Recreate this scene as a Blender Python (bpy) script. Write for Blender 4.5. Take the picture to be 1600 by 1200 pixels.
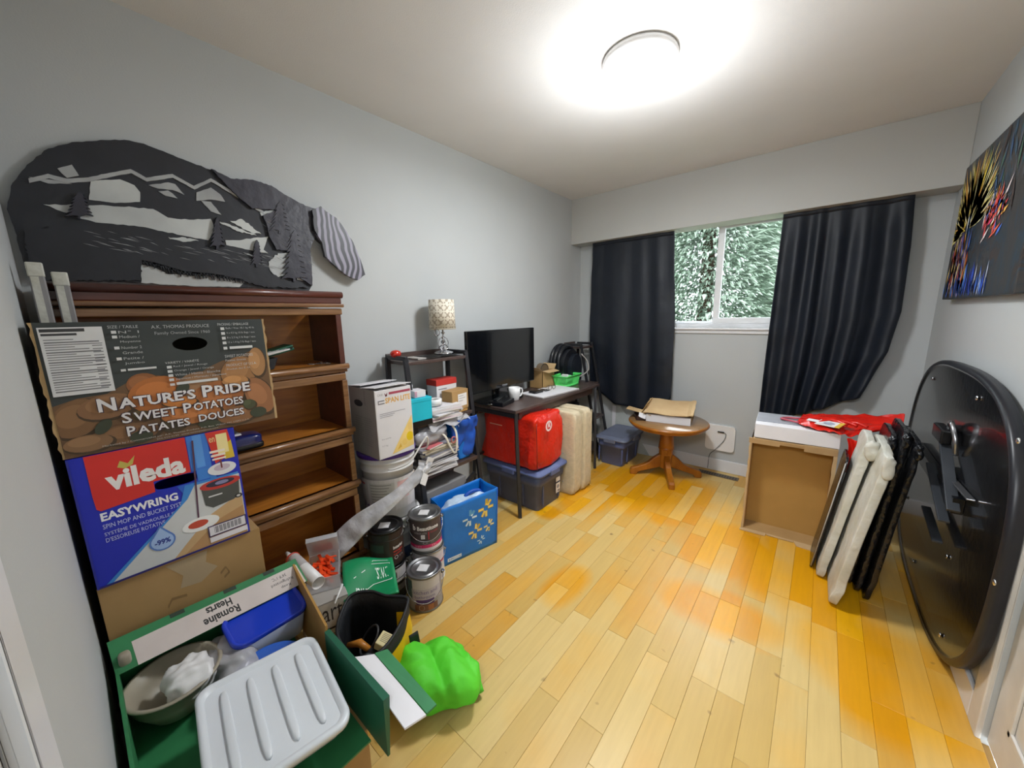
import bpy, math, random
from mathutils import Vector, Matrix, noise
random.seed(7)
for o in list(bpy.data.objects): bpy.data.objects.remove(o)
SC = bpy.context.scene
COL = SC.collection
PI = math.pi
# ------------------------------------------------------------ camera
def look(yaw, pitch, roll):
    F = Vector((math.sin(yaw)*math.cos(pitch), math.cos(yaw)*math.cos(pitch), -math.sin(pitch)))
    r = Vector((math.cos(yaw), -math.sin(yaw), 0)); u = r.cross(F)
    R = r*math.cos(roll)+u*math.sin(roll); U = -r*math.sin(roll)+u*math.cos(roll)
    return Matrix((R, U, -F)).transposed()
cd = bpy.data.cameras.new('camera'); cam = bpy.data.objects.new('camera', cd); COL.objects.link(cam)
cd.sensor_width = 36; cd.lens = 577.96*36/1600; cd.clip_start = .01; cd.clip_end = 100
cam.matrix_world = Matrix.Translation((1.9697, 0, 1.3681)) @ look(-.6962, .1833, -.0184).to_4x4()
SC.camera = cam
# ------------------------------------------------------------ light and exposure
SC.view_settings.view_transform = 'Standard'; SC.view_settings.look = 'None'
SC.view_settings.gamma = 1; SC.view_settings.use_curve_mapping = False
SC.view_settings.exposure = 0.35
w = bpy.data.worlds.new('overcast_sky'); SC.world = w; w.use_nodes = True
bg = w.node_tree.nodes['Background']; bg.inputs[0].default_value = (.86, .94, 1, 1); bg.inputs[1].default_value = 3.8
def area(name, loc, rot, sx, sy, power, col, shape='RECTANGLE'):
    l = bpy.data.lights.new(name, 'AREA'); l.shape = shape; l.size = sx
    if shape == 'RECTANGLE': l.size_y = sy
    l.energy = power; l.color = col
    o = bpy.data.objects.new(name, l); COL.objects.link(o); o.location = loc; o.rotation_euler = rot
    return o
area('window_daylight', (1.27, 4.55, 3.15), (math.radians(-48), 0, 0), 2.6, 1.0, 110, (.88, .95, 1))
area('added_hall_fill', (1.95, -.62, 2.2), (math.radians(62), 0, 0), .75, .6, 36, (.93, .97, 1))  # unseen fill light added behind the camera to flatten shadows
area('ceiling_lamp_light', (1.25, 1.75, 2.325), (0, 0, 0), .26, .26, 20, (.94, .97, 1), 'DISK')
_pl = bpy.data.lights.new('added_room_fill', 'POINT'); _pl.energy = 17; _pl.shadow_soft_size = .13; _pl.color = (.93, .97, 1)  # bodiless point light added in mid-air below the dome to brighten upper walls
_po = bpy.data.objects.new('added_room_fill', _pl); COL.objects.link(_po); _po.location = (1.25, 1.75, 2.08)
# ------------------------------------------------------------ materials
def lin(c): return c/12.92 if c <= .04045 else ((c+.055)/1.055)**2.4
def hexc(h): h = h.lstrip('#'); return tuple(lin(int(h[i:i+2], 16)/255) for i in (0, 2, 4))+(1,)
_mats = {}
def mat(name, h, rough=.6, metal=0, n=None, bump=None, h2=None, coat=0, trans=0, alpha=1, emit=0, sheen=0, stretch=None, ior=None):
    if name in _mats: return _mats[name]
    m = bpy.data.materials.new(name); m.use_nodes = True; nt = m.node_tree; b = nt.nodes['Principled BSDF']
    b.inputs['Base Color'].default_value = hexc(h); b.inputs['Roughness'].default_value = rough; b.inputs['Metallic'].default_value = metal
    b.inputs['Coat Weight'].default_value = coat; b.inputs['Transmission Weight'].default_value = trans; b.inputs['Alpha'].default_value = alpha
    b.inputs['Sheen Weight'].default_value = sheen
    if ior: b.inputs['IOR'].default_value = ior
    if emit: b.inputs['Emission Color'].default_value = hexc(h); b.inputs['Emission Strength'].default_value = emit
    tc = nt.nodes.new('ShaderNodeTexCoord'); mp = nt.nodes.new('ShaderNodeMapping'); nt.links.new(tc.outputs['Object'], mp.inputs[0])
    if stretch: mp.inputs['Scale'].default_value = stretch
    # a little tone variation on everything, more when asked for
    sc_, am = n if n else (9, .05)
    no = nt.nodes.new('ShaderNodeTexNoise'); no.inputs['Scale'].default_value = sc_; no.inputs['Detail'].default_value = 4
    nt.links.new(mp.outputs[0], no.inputs['Vector'])
    mx = nt.nodes.new('ShaderNodeMix'); mx.data_type = 'RGBA'
    c = hexc(h); c2 = hexc(h2) if h2 else tuple(v*(1-am*2) for v in c[:3])+(1,)
    if not h2: c = tuple(min(1, v*(1+am)) for v in c[:3])+(1,)
    mx.inputs['A'].default_value = c; mx.inputs['B'].default_value = c2
    rp = nt.nodes.new('ShaderNodeMapRange'); rp.inputs['From Min'].default_value = .3; rp.inputs['From Max'].default_value = .7
    nt.links.new(no.outputs['Fac'], rp.inputs[0]); nt.links.new(rp.outputs[0], mx.inputs['Factor']); nt.links.new(mx.outputs['Result'], b.inputs['Base Color'])
    if bump:
        bn = nt.nodes.new('ShaderNodeTexNoise'); bn.inputs['Scale'].default_value = bump[0]; bn.inputs['Detail'].default_value = 3
        nt.links.new(mp.outputs[0], bn.inputs['Vector'])
        bp = nt.nodes.new('ShaderNodeBump'); bp.inputs['Strength'].default_value = bump[1]; bp.inputs['Distance'].default_value = .01
        nt.links.new(bn.outputs['Fac'], bp.inputs['Height']); nt.links.new(bp.outputs[0], b.inputs['Normal'])
    _mats[name] = m; return m
def P(h): return mat('print_'+h.strip('#').lower(), h, .55)
M = lambda k: _mats[k]
mat('wall_paint', '#B6B9B9', .62, n=(3, .012), bump=(160, .05))
mat('wall_dark_paint', '#B0AFAB', .62, n=(3, .012), bump=(160, .05))
mat('ceiling_paint', '#DEDCDA', .8, n=(4, .012), bump=(220, .08))
mat('trim_white', '#DCDCDD', .35, n=(5, .02))
mat('bulkhead_paint', '#B6B6B2', .6, n=(3, .012))
mat('vinyl_white', '#E8EAEC', .3)
mat('door_paint', '#D2CDC5', .4)
mat('bookcase_wood', '#8A4A20', .38, n=(6, .2), h2='#6A3414', stretch=(6, 1, 6), coat=.15)
mat('bookcase_edge', '#5E3024', .35, n=(8, .2), h2='#4A251C', stretch=(4, 1, 4), coat=.2)
mat('bookcase_rail', '#8E6844', .32, n=(8, .2), h2='#70492A', stretch=(4, 1, 12), coat=.25)
mat('bookcase_inside', '#C27C2E', .34, n=(5, .2), h2='#9C5C1E', stretch=(8, 1, 8), coat=.2)
mat('desk_wood', '#54453F', .35, n=(8, .2), h2='#413433', stretch=(10, 1, 10), coat=.1)
mat('dark_metal', '#37373B', .4, .5)
mat('oak', '#A8681A', .35, n=(7, .2), h2='#8E520E', stretch=(3, 3, 1), coat=.25)
mat('oak_top', '#97744C', .28, n=(9, .15), h2='#82603A', stretch=(1, 8, 1), coat=.3)
mat('kraft', '#B08D5C', .8, n=(6, .06), h2='#A07E4E')
mat('kraft_light', '#C2A57A', .8, n=(6, .06), h2='#B49468')
mat('kraft_inside', '#B58A48', .8, n=(4, .06), h2='#A67E3E')
mat('white_card', '#D9D7DA', .6, n=(6, .03))
mat('grey_card', '#A8A49F', .7, n=(6, .05))
mat('plastic_white', '#E2E1E0', .35, n=(5, .02))
mat('black_plastic', '#101114', .3, n=(5, .1))
mat('black_gloss', '#0B0D10', .12, n=(5, .1), coat=.4)
mat('screen', '#07090D', .1, coat=.5)
mat('satin_navy', '#0B1422', .56, n=(6, .1), h2='#08101B', bump=(9, .3))
mat('tote_blue', '#5A6690', .5, n=(5, .05))
mat('tote_lid', '#6A7186', .45, n=(5, .05))
mat('tote_dark', '#4E5672', .5, n=(5, .05))
mat('red_plastic', '#DC2A14', .34, n=(6, .12), h2='#C41E0C', bump=(26, 1.0))
mat('red_film', '#DE2A1C', .25, n=(5, .15), h2='#C41A10', bump=(20, .5))
mat('cushion_fabric', '#CDBE9F', .85, n=(30, .06), bump=(90, .3))
mat('bag_blue', '#0F78D0', .45, n=(5, .06), h2='#0B68BC', bump=(20, .2))
mat('bag_blue_dark', '#1550B0', .5, bump=(20, .3))
mat('steel', '#A9A9AC', .25, .9)
mat('chrome', '#D8D8DC', .12, 1)
mat('lid_metal', '#8B8B8C', .32, .8, n=(12, .1))
mat('clear_film', '#DCDFE4', .18, alpha=.42, n=(8, .05), bump=(25, .8))
mat('milky_film', '#C9C8CB', .3, alpha=.72, n=(8, .06), bump=(22, .8))
mat('clear_plastic', '#E4E6EA', .15, alpha=.38)
mat('milky_plastic', '#BFC8DC', .3, alpha=.85)
mat('lid_blue', '#1E3FC4', .22, n=(5, .05), coat=.3)
mat('lid_blue_round', '#3565C4', .3, n=(5, .05))
mat('ribbed_white', '#DADFE4', .3, n=(5, .02))
mat('beige_plastic', '#A39A88', .4)
mat('crate_green', '#2F7D4C', .6, n=(10, .08))
mat('crate_dark_green', '#1F5E46', .5)
mat('orange_plastic', '#F04E1C', .35)
mat('caulk_red', '#C8402C', .35)
mat('nylon_black', '#15181C', .6, n=(20, .1), bump=(30, .3))
mat('nylon_yellow', '#E8B80A', .5, n=(6, .08))
mat('lime_cloth', '#62D832', .65, n=(3, .1), h2='#45C41E', bump=(16, .6))
mat('packet_green', '#0D8A55', .45, n=(6, .06))
mat('paper', '#DAD8D8', .8, n=(20, .05), stretch=(1, 1, 12))
mat('paper_cream', '#CFC6AE', .8, n=(20, .06))
mat('purple_lid', '#4E2E8C', .4)
mat('wrap_white', '#CFCEC6', .5, n=(8, .08), h2='#B9B6A6', bump=(18, .8))
mat('wrap_black', '#141519', .22, n=(8, .2), bump=(22, 1.0))
mat('board_black', '#0E0F13', .2, n=(3, .2), coat=.35, bump=(40, .05))
mat('board_edge', '#191A21', .4, n=(4, .1))
mat('basket_green', '#5CE070', .4)
mat('teal_card', '#12B6CC', .6)
mat('glass', '#FFFFFF', 0, trans=1, ior=1.01)
mat('lamp_glow', '#FFFFFF', .5, emit=2.2)
mat('backpack_black', '#14161C', .35, n=(14, .1), bump=(30, .3))
mat('brown_leather', '#6B5A45', .5)
mat('bark', '#4A3B2C', .9)
mat('spruce', '#C2CEC0', .8, n=(3, .25), h2='#93A893')
mat('grass', '#6F8A4E', .9)
mat('cable_dark', '#3A3A3C', .5)
mat('art_dark', '#2A2C33', .42, n=(7, .1), h2='#202228', bump=(12, .25))
mat('art_mid', '#3B3A45', .4, n=(7, .12), h2='#2D2D36', bump=(20, .3))
mat('art_light', '#B4B6B4', .45, n=(6, .12), h2='#8E9092')
mat('art_pale', '#CDD0CC', .45, n=(6, .06), h2='#B4B7B5')
def wave_mat():
    m = mat('art_grain', '#8E8A9C', .4); nt = m.node_tree; b = nt.nodes['Principled BSDF']
    tc = nt.nodes.new('ShaderNodeTexCoord'); wv = nt.nodes.new('ShaderNodeTexWave'); wv.inputs['Scale'].default_value = 10
    wv.bands_direction = 'Y'
    wv.inputs['Distortion'].default_value = 16; wv.inputs['Detail'].default_value = 1.5; wv.inputs['Detail Scale'].default_value = .5
    cr = nt.nodes.new('ShaderNodeValToRGB'); cr.color_ramp.elements[0].color = hexc('#26252D'); cr.color_ramp.elements[1].color = hexc('#8C8898')
    cr.color_ramp.elements[0].position = .35; cr.color_ramp.elements[1].position = .75
    nt.links.new(tc.outputs['Object'], wv.inputs['Vector']); nt.links.new(wv.outputs['Fac'], cr.inputs[0]); nt.links.new(cr.outputs[0], b.inputs['Base Color'])
wave_mat()
def shade_mat():
    m = mat('lampshade_fabric', '#D6CDBB', .8); nt = m.node_tree; b = nt.nodes['Principled BSDF']
    tc = nt.nodes.new('ShaderNodeTexCoord')
    sx = nt.nodes.new('ShaderNodeSeparateXYZ'); nt.links.new(tc.outputs['Object'], sx.inputs[0])
    at = nt.nodes.new('ShaderNodeMath'); at.operation = 'ARCTAN2'; nt.links.new(sx.outputs[0], at.inputs[0]); nt.links.new(sx.outputs[1], at.inputs[1])
    def op(o, a, bb, c=None):
        k = nt.nodes.new('ShaderNodeMath'); k.operation = o
        for i, v in enumerate((a, bb, c)):
            if v is None: continue
            if isinstance(v, (int, float)): k.inputs[i].default_value = v
            else: nt.links.new(v, k.inputs[i])
        return k.outputs[0]
    a = op('SINE', op('MULTIPLY', at.outputs[0], 6), None); z = op('SINE', op('MULTIPLY', sx.outputs[2], 72), None)
    a2 = op('SINE', op('MULTIPLY', at.outputs[0], 18), None); z2 = op('SINE', op('MULTIPLY', sx.outputs[2], 216), None)
    s = op('ADD', op('MULTIPLY', a, z), op('MULTIPLY', op('MULTIPLY', a2, z2), .7))
    s = op('ABSOLUTE', s, None)
    vn = nt.nodes.new('ShaderNodeTexNoise'); vn.inputs['Scale'].default_value = 95; vn.inputs['Detail'].default_value = 2; nt.links.new(tc.outputs['Object'], vn.inputs['Vector'])
    g = op('GREATER_THAN', op('ADD', s, op('MULTIPLY', op('SUBTRACT', vn.outputs['Fac'], .5), 2.2)), .62)
    mx = nt.nodes.new('ShaderNodeMix'); mx.data_type = 'RGBA'; mx.inputs['A'].default_value = hexc('#DDD5C4'); mx.inputs['B'].default_value = hexc('#A89C8A')
    nt.links.new(g, mx.inputs['Factor']); nt.links.new(mx.outputs['Result'], b.inputs['Base Color'])
shade_mat()
def floor_mat():
    m = mat('floor_wood', '#D9AE55', .3); nt = m.node_tree; b = nt.nodes['Principled BSDF']; L = nt.links.new
    g = nt.nodes.new('ShaderNodeNewGeometry'); oi = nt.nodes.new('ShaderNodeObjectInfo')
    sp = nt.nodes.new('ShaderNodeSeparateXYZ'); L(g.outputs['Position'], sp.inputs[0])
    def op(o, a, bb=None, c=None, clamp=False):
        k = nt.nodes.new('ShaderNodeMath'); k.operation = o; k.use_clamp = clamp
        for i, v in enumerate((a, bb, c)):
            if v is None: continue
            if isinstance(v, (int, float)): k.inputs[i].default_value = v
            else: L(v, k.inputs[i])
        return k.outputs[0]
    wn = nt.nodes.new('ShaderNodeTexNoise'); wn.inputs['Scale'].default_value = 3.5; wn.inputs['Detail'].default_value = 5; L(g.outputs['Position'], wn.inputs['Vector'])
    jit = op('MULTIPLY', op('SUBTRACT', wn.outputs['Fac'], .5), 1.1)
    tot = None
    # amber where the wood is free of glare; window glare painted pale elsewhere
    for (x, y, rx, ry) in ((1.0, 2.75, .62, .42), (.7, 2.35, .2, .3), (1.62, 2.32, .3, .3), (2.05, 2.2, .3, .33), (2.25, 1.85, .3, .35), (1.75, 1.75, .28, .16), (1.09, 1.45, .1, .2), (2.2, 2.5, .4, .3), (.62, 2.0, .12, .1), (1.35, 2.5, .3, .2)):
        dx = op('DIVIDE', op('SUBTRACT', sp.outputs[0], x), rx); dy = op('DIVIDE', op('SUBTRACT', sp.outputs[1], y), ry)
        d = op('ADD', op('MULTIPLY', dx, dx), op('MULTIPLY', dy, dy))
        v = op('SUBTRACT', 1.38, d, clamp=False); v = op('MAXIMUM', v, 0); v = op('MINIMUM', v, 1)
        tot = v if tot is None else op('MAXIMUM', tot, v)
    no_glare = op('ADD', op('ADD', tot, jit), op('MULTIPLY', op('SUBTRACT', op('FRACT', op('MULTIPLY', oi.outputs['Random'], 3.7)), .5), 1.0), clamp=True)
    tx = nt.nodes.new('ShaderNodeTexCoord')
    mp = nt.nodes.new('ShaderNodeMapping'); mp.inputs['Scale'].default_value = (26, 2.2, 1); L(g.outputs['Position'], mp.inputs[0])
    # shift the grain from plank to plank
    cb = nt.nodes.new('ShaderNodeCombineXYZ'); L(op('MULTIPLY', oi.outputs['Random'], 37), cb.inputs[1]); L(op('MULTIPLY', oi.outputs['Random'], 11), cb.inputs[0]); L(cb.outputs[0], mp.inputs['Location'])
    gn = nt.nodes.new('ShaderNodeTexNoise'); gn.inputs['Scale'].default_value = 2.2; gn.inputs['Detail'].default_value = 6; L(mp.outputs[0], gn.inputs['Vector'])
    kn = nt.nodes.new('ShaderNodeTexNoise'); kn.inputs['Scale'].default_value = 19; kn.inputs['Detail'].default_value = 1; L(g.outputs['Position'], kn.inputs['Vector'])
    knot = op('MULTIPLY', op('SUBTRACT', kn.outputs['Fac'], .735, clamp=True), 8, clamp=True)
    def mix(f, a, bb):
        k = nt.nodes.new('ShaderNodeMix'); k.data_type = 'RGBA'
        if isinstance(f, (int, float)): k.inputs['Factor'].default_value = f
        else: L(f, k.inputs['Factor'])
        for nme, v in (('A', a), ('B', bb)):
            if isinstance(v, tuple): k.inputs[nme].default_value = v
            else: L(v, k.inputs[nme])
        return k.outputs['Result']
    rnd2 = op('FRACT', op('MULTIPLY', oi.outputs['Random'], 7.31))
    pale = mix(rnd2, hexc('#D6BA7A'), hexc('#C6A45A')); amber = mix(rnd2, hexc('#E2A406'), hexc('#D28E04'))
    base = mix(no_glare, pale, amber)
    gf = op('MULTIPLY', op('SUBTRACT', gn.outputs['Fac'], .35, clamp=True), 1.1, clamp=True)
    base = mix(gf, base, mix(.72, hexc('#7A5420'), base))
    base = mix(knot, base, hexc('#6B4A24'))
    L(base, b.inputs['Base Color']); b.inputs['Roughness'].default_value = .36
    for l in list(nt.links):
        if l.to_socket == b.inputs['Base Color'] and l.from_socket != base: nt.links.remove(l)
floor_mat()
def paint_mat():
    # abstract splashed paint on a dark ground
    m = mat('abstract_paint', '#2A2422', .45); nt = m.node_tree; b = nt.nodes['Principled BSDF']; L = nt.links.new
    tc = nt.nodes.new('ShaderNodeTexCoord'); mp = nt.nodes.new('ShaderNodeMapping'); mp.inputs['Scale'].default_value = (1, 5, 2.2); L(tc.outputs['Object'], mp.inputs[0])
    no = nt.nodes.new('ShaderNodeTexNoise'); no.inputs['Scale'].default_value = 3; no.inputs['Detail'].default_value = 5; no.inputs['Distortion'].default_value = 1.5; L(mp.outputs[0], no.inputs['Vector'])
    cr = nt.nodes.new('ShaderNodeValToRGB'); e = cr.color_ramp.elements
    e[0].position = .3; e[0].color = hexc('#2C2624'); e[1].position = .75; e[1].color = hexc('#1F1C1E')
    for p_, c_ in ((.44, '#34302E'), (.5, '#20282E'), (.56, '#1C3446'), (.6, '#241F1E'), (.66, '#38281E')):
        q = e.new(p_); q.color = hexc(c_)
    L(no.outputs['Fac'], cr.inputs[0]); L(cr.outputs[0], b.inputs['Base Color'])
paint_mat()
# ------------------------------------------------------------ geometry builder (world coordinates)
class G:
    def __init__(s): s.v = []; s.f = []; s.mi = []; s.sm = []
    def add(s, vs, fs, m=0, sm=False):
        k = len(s.v); s.v += [tuple(p) for p in vs]
        for f in fs: s.f.append(tuple(k+i for i in f)); s.mi.append(m); s.sm.append(sm)
        return s
    def box(s, x0, x1, y0, y1, z0, z1, m=0, T=None):
        vs = [Vector((x, y, z)) for z in (z0, z1) for y in (y0, y1) for x in (x0, x1)]
        if T: vs = [T @ p for p in vs]
        return s.add(vs, [(0, 2, 3, 1), (4, 5, 7, 6), (0, 1, 5, 4), (2, 6, 7, 3), (0, 4, 6, 2), (1, 3, 7, 5)], m)
    def hexa(s, b4, t4, m=0):
        return s.add(list(b4)+list(t4), [(3, 2, 1, 0), (4, 5, 6, 7), (0, 1, 5, 4), (1, 2, 6, 5), (2, 3, 7, 6), (3, 0, 4, 7)], m)
    def bar(s, a, b, w, h, m=0, up=(0, 0, 1)):
        a = Vector(a); b = Vector(b); d = (b-a).normalized(); u = Vector(up); sd = d.cross(u)
        if sd.length < 1e-4: sd = d.cross(Vector((1, 0, 0)))
        sd.normalize(); u = sd.cross(d)
        q = lambda c: [c-sd*w/2-u*h/2, c+sd*w/2-u*h/2, c+sd*w/2+u*h/2, c-sd*w/2+u*h/2]
        return s.hexa(q(a), q(b), m)
    def tube(s, pts, r, n=8, m=0, closed=False, cap=True, sm=True):
        pts = [Vector(p) for p in pts]; N = len(pts); rs = r if isinstance(r, (list, tuple)) else [r]*N
        t0 = (pts[1]-pts[0]).normalized(); up = Vector((0, 0, 1)) if abs(t0.z) < .9 else Vector((1, 0, 0)); nrm = t0.cross(up).normalized()
        vs = []
        for i in range(N):
            a = pts[i-1] if (i or closed) else pts[0]; b = pts[(i+1) % N] if (i < N-1 or closed) else pts[-1]
            t = (b-a).normalized(); nrm = (nrm-t*nrm.dot(t)).normalized(); bn = t.cross(nrm)
            for k in range(n):
                an = 2*PI*k/n; vs.append(pts[i]+(nrm*math.cos(an)+bn*math.sin(an))*rs[i])
        fs = []
        for i in range(N if closed else N-1):
            for k in range(n): fs.append((i*n+k, i*n+(k+1) % n, ((i+1) % N)*n+(k+1) % n, ((i+1) % N)*n+k))
        s.add(vs, fs, m, sm)
        if cap and not closed: s.add(vs[:n], [tuple(range(n))[::-1]], m); s.add(vs[-n:], [tuple(range(n))], m)
        return s
    def lathe(s, prof, c, n=32, m=0, T=None, sm=True):
        vs = []; c = Vector(c)
        for r, z in prof:
            for k in range(n):
                a = 2*PI*k/n; p = Vector((r*math.cos(a), r*math.sin(a), z))
                if T: p = T @ p
                vs.append(c+p)
        fs = [(i*n+k, i*n+(k+1) % n, (i+1)*n+(k+1) % n, (i+1)*n+k) for i in range(len(prof)-1) for k in range(n)]
        return s.add(vs, fs, m, sm)
    def prism(s, poly, fr, w0, w1, m=0, mside=None):
        # poly in (u,v); fr maps (u,v,w) to world
        n = len(poly); vs = [fr(u, v, w0) for u, v in poly]+[fr(u, v, w1) for u, v in poly]
        from mathutils.geometry import tessellate_polygon
        tr = tessellate_polygon([[Vector((u, v, 0)) for u, v in poly]])
        s.add(vs, [tuple(t) for t in tr]+[tuple(i+n for i in t)[::-1] for t in tr], m)
        s.add(vs, [(i, (i+1) % n, n+(i+1) % n, n+i) for i in range(n)], m if mside is None else mside)
        return s
    def grid(s, fn, nu, nv, m=0, sm=True, cu=False):
        vs = [fn(i/nu, j/nv) for j in range(nv+1) for i in range(nu+1)]
        return s.add(vs, [(j*(nu+1)+i, j*(nu+1)+i+1, (j+1)*(nu+1)+i+1, (j+1)*(nu+1)+i) for j in range(nv) for i in range(nu)], m, sm)
    def sbox(s, c, d, e=.3, nu=28, nv=16, m=0, fn=None, T=None):
        # soft rounded box with half sizes d
        def sg(x, p): return math.copysign(abs(x)**p, x)
        def f(u, v):
            a = 2*PI*u; b = -PI/2+PI*v
            p = Vector((d[0]*sg(math.cos(b), e)*sg(math.cos(a), e), d[1]*sg(math.cos(b), e)*sg(math.sin(a), e), d[2]*sg(math.sin(b), e)))
            if fn: p = fn(p)
            if T: p = T @ p
            return Vector(c)+p
        return s.grid(f, nu, nv, m)
    def build(s, name, mats, parent=None, bevel=0, solid=0, sub=0, local=False, merge=False):
        me = bpy.data.meshes.new(name)
        vs = s.v
        if parent is not None and not local:
            r = parent
            while r.parent: r = r.parent
            inv = Matrix.LocRotScale(r.location, r.rotation_euler, None).inverted(); vs = [tuple(inv @ Vector(p)) for p in vs]
        me.from_pydata(vs, [], s.f)
        if not isinstance(mats, (list, tuple)): mats = [mats]
        for mm in mats: me.materials.append(M(mm) if isinstance(mm, str) else mm)
        me.polygons.foreach_set('material_index', s.mi); me.polygons.foreach_set('use_smooth', s.sm)
        if merge or True:
            import bmesh
            bm = bmesh.new(); bm.from_mesh(me); bmesh.ops.remove_doubles(bm, verts=bm.verts, dist=1e-5)
            if not solid: bmesh.ops.recalc_face_normals(bm, faces=bm.faces)
            bm.to_mesh(me); bm.free()
        o = bpy.data.objects.new(name, me); COL.objects.link(o)
        if parent is not None: o.parent = parent
        if solid: k = o.modifiers.new('s', 'SOLIDIFY'); k.thickness = solid; k.offset = 0
        if bevel: k = o.modifiers.new('b', 'BEVEL'); k.width = bevel; k.segments = 2; k.limit_method = 'ANGLE'; k.angle_limit = math.radians(40)
        if sub: k = o.modifiers.new('u', 'SUBSURF'); k.levels = sub; k.render_levels = sub
        return o
def thing(name, label, cat, loc=(0, 0, 0), rz=0, group=None):
    o = bpy.data.objects.new(name, None); COL.objects.link(o); o.location = loc; o.rotation_euler = (0, 0, rz); o.empty_display_size = .05
    return tag(o, label, cat, group)
def tag(o, label, cat, group=None):
    o['label'] = label; o['category'] = cat
    if group: o['group'] = group
    return o
def struct(o): o['kind'] = 'structure'; return o
def lab(o, l): o['label'] = l; return o
def rotz(c, a): return Matrix.Translation(c) @ Matrix.Rotation(a, 4, 'Z') @ Matrix.Translation(-Vector(c))
# ------------------------------------------------------------ flat print on a face
_txt = {}
def textgeo(s, bold=0):
    if (s, bold) in _txt: return _txt[(s, bold)]
    cu = bpy.data.curves.new('t', 'FONT'); cu.body = s; cu.resolution_u = 2; cu.fill_mode = 'FRONT'; cu.offset = bold
    o = bpy.data.objects.new('t', cu); COL.objects.link(o)
    dg = bpy.context.evaluated_depsgraph_get(); me = o.evaluated_get(dg).to_mesh()
    vs = [(v.co.x, v.co.y) for v in me.vertices]; fs = [tuple(p.vertices) for p in me.polygons]
    bpy.data.objects.remove(o)
    x0 = min(v[0] for v in vs); x1 = max(v[0] for v in vs); y0 = min(v[1] for v in vs); y1 = max(v[1] for v in vs)
    vs = [((x-x0)/(x1-x0), (y-y0)/(y1-y0)) for x, y in vs]
    _txt[(s, bold)] = (vs, fs); return vs, fs
class Face:
    """fractions: fu left to right, fv top to bottom; fn(fu, fv, off) gives the world point"""
    def __init__(s, fn, curved=False): s.fn = fn; s.g = G(); s.ms = []; s.k = 0; s.curved = curved
    @staticmethod
    def plane(o, u, v):  # origin = top left, u right vector, v down vector
        o = Vector(o); u = Vector(u); v = Vector(v); n = v.cross(u).normalized()
        return Face(lambda a, b, d: o+u*a+v*b+n*d)
    @staticmethod
    def cyl(c, r, a0, a1, z0, z1):
        return Face(lambda a, b, d: Vector((c[0]+(r+d)*math.cos(a0+(a1-a0)*a), c[1]+(r+d)*math.sin(a0+(a1-a0)*a), z1+(z0-z1)*b)), True)
    def _m(s, m):
        mm = P(m) if m.startswith('#') else M(m)
        if mm not in s.ms: s.ms.append(mm)
        s.k += 1
        return s.ms.index(mm), .0005+.00005*s.k
    def poly(s, pts, m):
        i, d = s._m(m); from mathutils.geometry import tessellate_polygon
        tr = tessellate_polygon([[Vector((a, b, 0)) for a, b in pts]])
        s.g.add([s.fn(a, b, d) for a, b in pts], [tuple(t) for t in tr], i); return s
    def rect(s, a0, b0, a1, b1, m):
        i, d = s._m(m); n = 16 if s.curved else 1
        s.g.grid(lambda u, v: s.fn(a0+(a1-a0)*u, b0+(b1-b0)*v, d), n, 1, i, False); return s
    def ell(s, a, b, ra, rb, m, rot=0, n=20):
        pts = []
        for k in range(n):
            t = 2*PI*k/n; x = ra*math.cos(t); y = rb*math.sin(t); pts.append((a+x*math.cos(rot)-y*math.sin(rot), b+x*math.sin(rot)+y*math.cos(rot)))
        return s.poly(pts, m)
    def line(s, pts, w, m, asp=1):
        for (a, b), (c, e) in zip(pts, pts[1:]):
            dx, dy = c-a, (e-b)/asp; L_ = math.hypot(dx, dy) or 1; nx, ny = -dy/L_*w/2, dx/L_*w/2*asp
            s.poly([(a+nx, b+ny), (c+nx, e+ny), (c-nx, e-ny), (a-nx, b-ny)], m); s.k -= 1
        s.k += 1
        return s
    def text(s, t, a0, b0, a1, b1, m, flip=False, bold=0, slope=0):
        i, d = s._m(m); vs, fs = textgeo(t, bold)
        out = []
        for x, y in vs:
            if flip: x, y = 1-x, 1-y
            out.append(s.fn(a0+(a1-a0)*x, b1+(b0-b1)*y+slope*x, d))
        s.g.add(out, fs, i); return s
    def done(s, name, parent):
        me_ms = s.ms; g = s.g
        return g.build(name, me_ms, parent)
def wrinkle(p, amp, sc): return noise.noise(Vector(p)*sc)*amp
def bent(path, n=6):
    # smooth a polyline (Catmull-Rom)
    p = [Vector(q) for q in path]; p = [p[0]*2-p[1]]+p+[p[-1]*2-p[-2]]; out = []
    for i in range(1, len(p)-2):
        for k in range(n):
            t = k/n; a, b, c, d = p[i-1:i+3]
            out.append(.5*((2*b)+(c-a)*t+(2*a-5*b+4*c-d)*t*t+(3*b-a-3*c+d)*t**3))
    out.append(p[-2]); return out
def copy_tree(o, parent=None):
    c = o.copy(); COL.objects.link(c); c.parent = parent
    for ch in o.children: copy_tree(ch, c)
    return c
# ============================================================ THE SETTING
W, D, DB, H, NY = 2.496, 3.484, 3.296, 2.44, -.062
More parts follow.
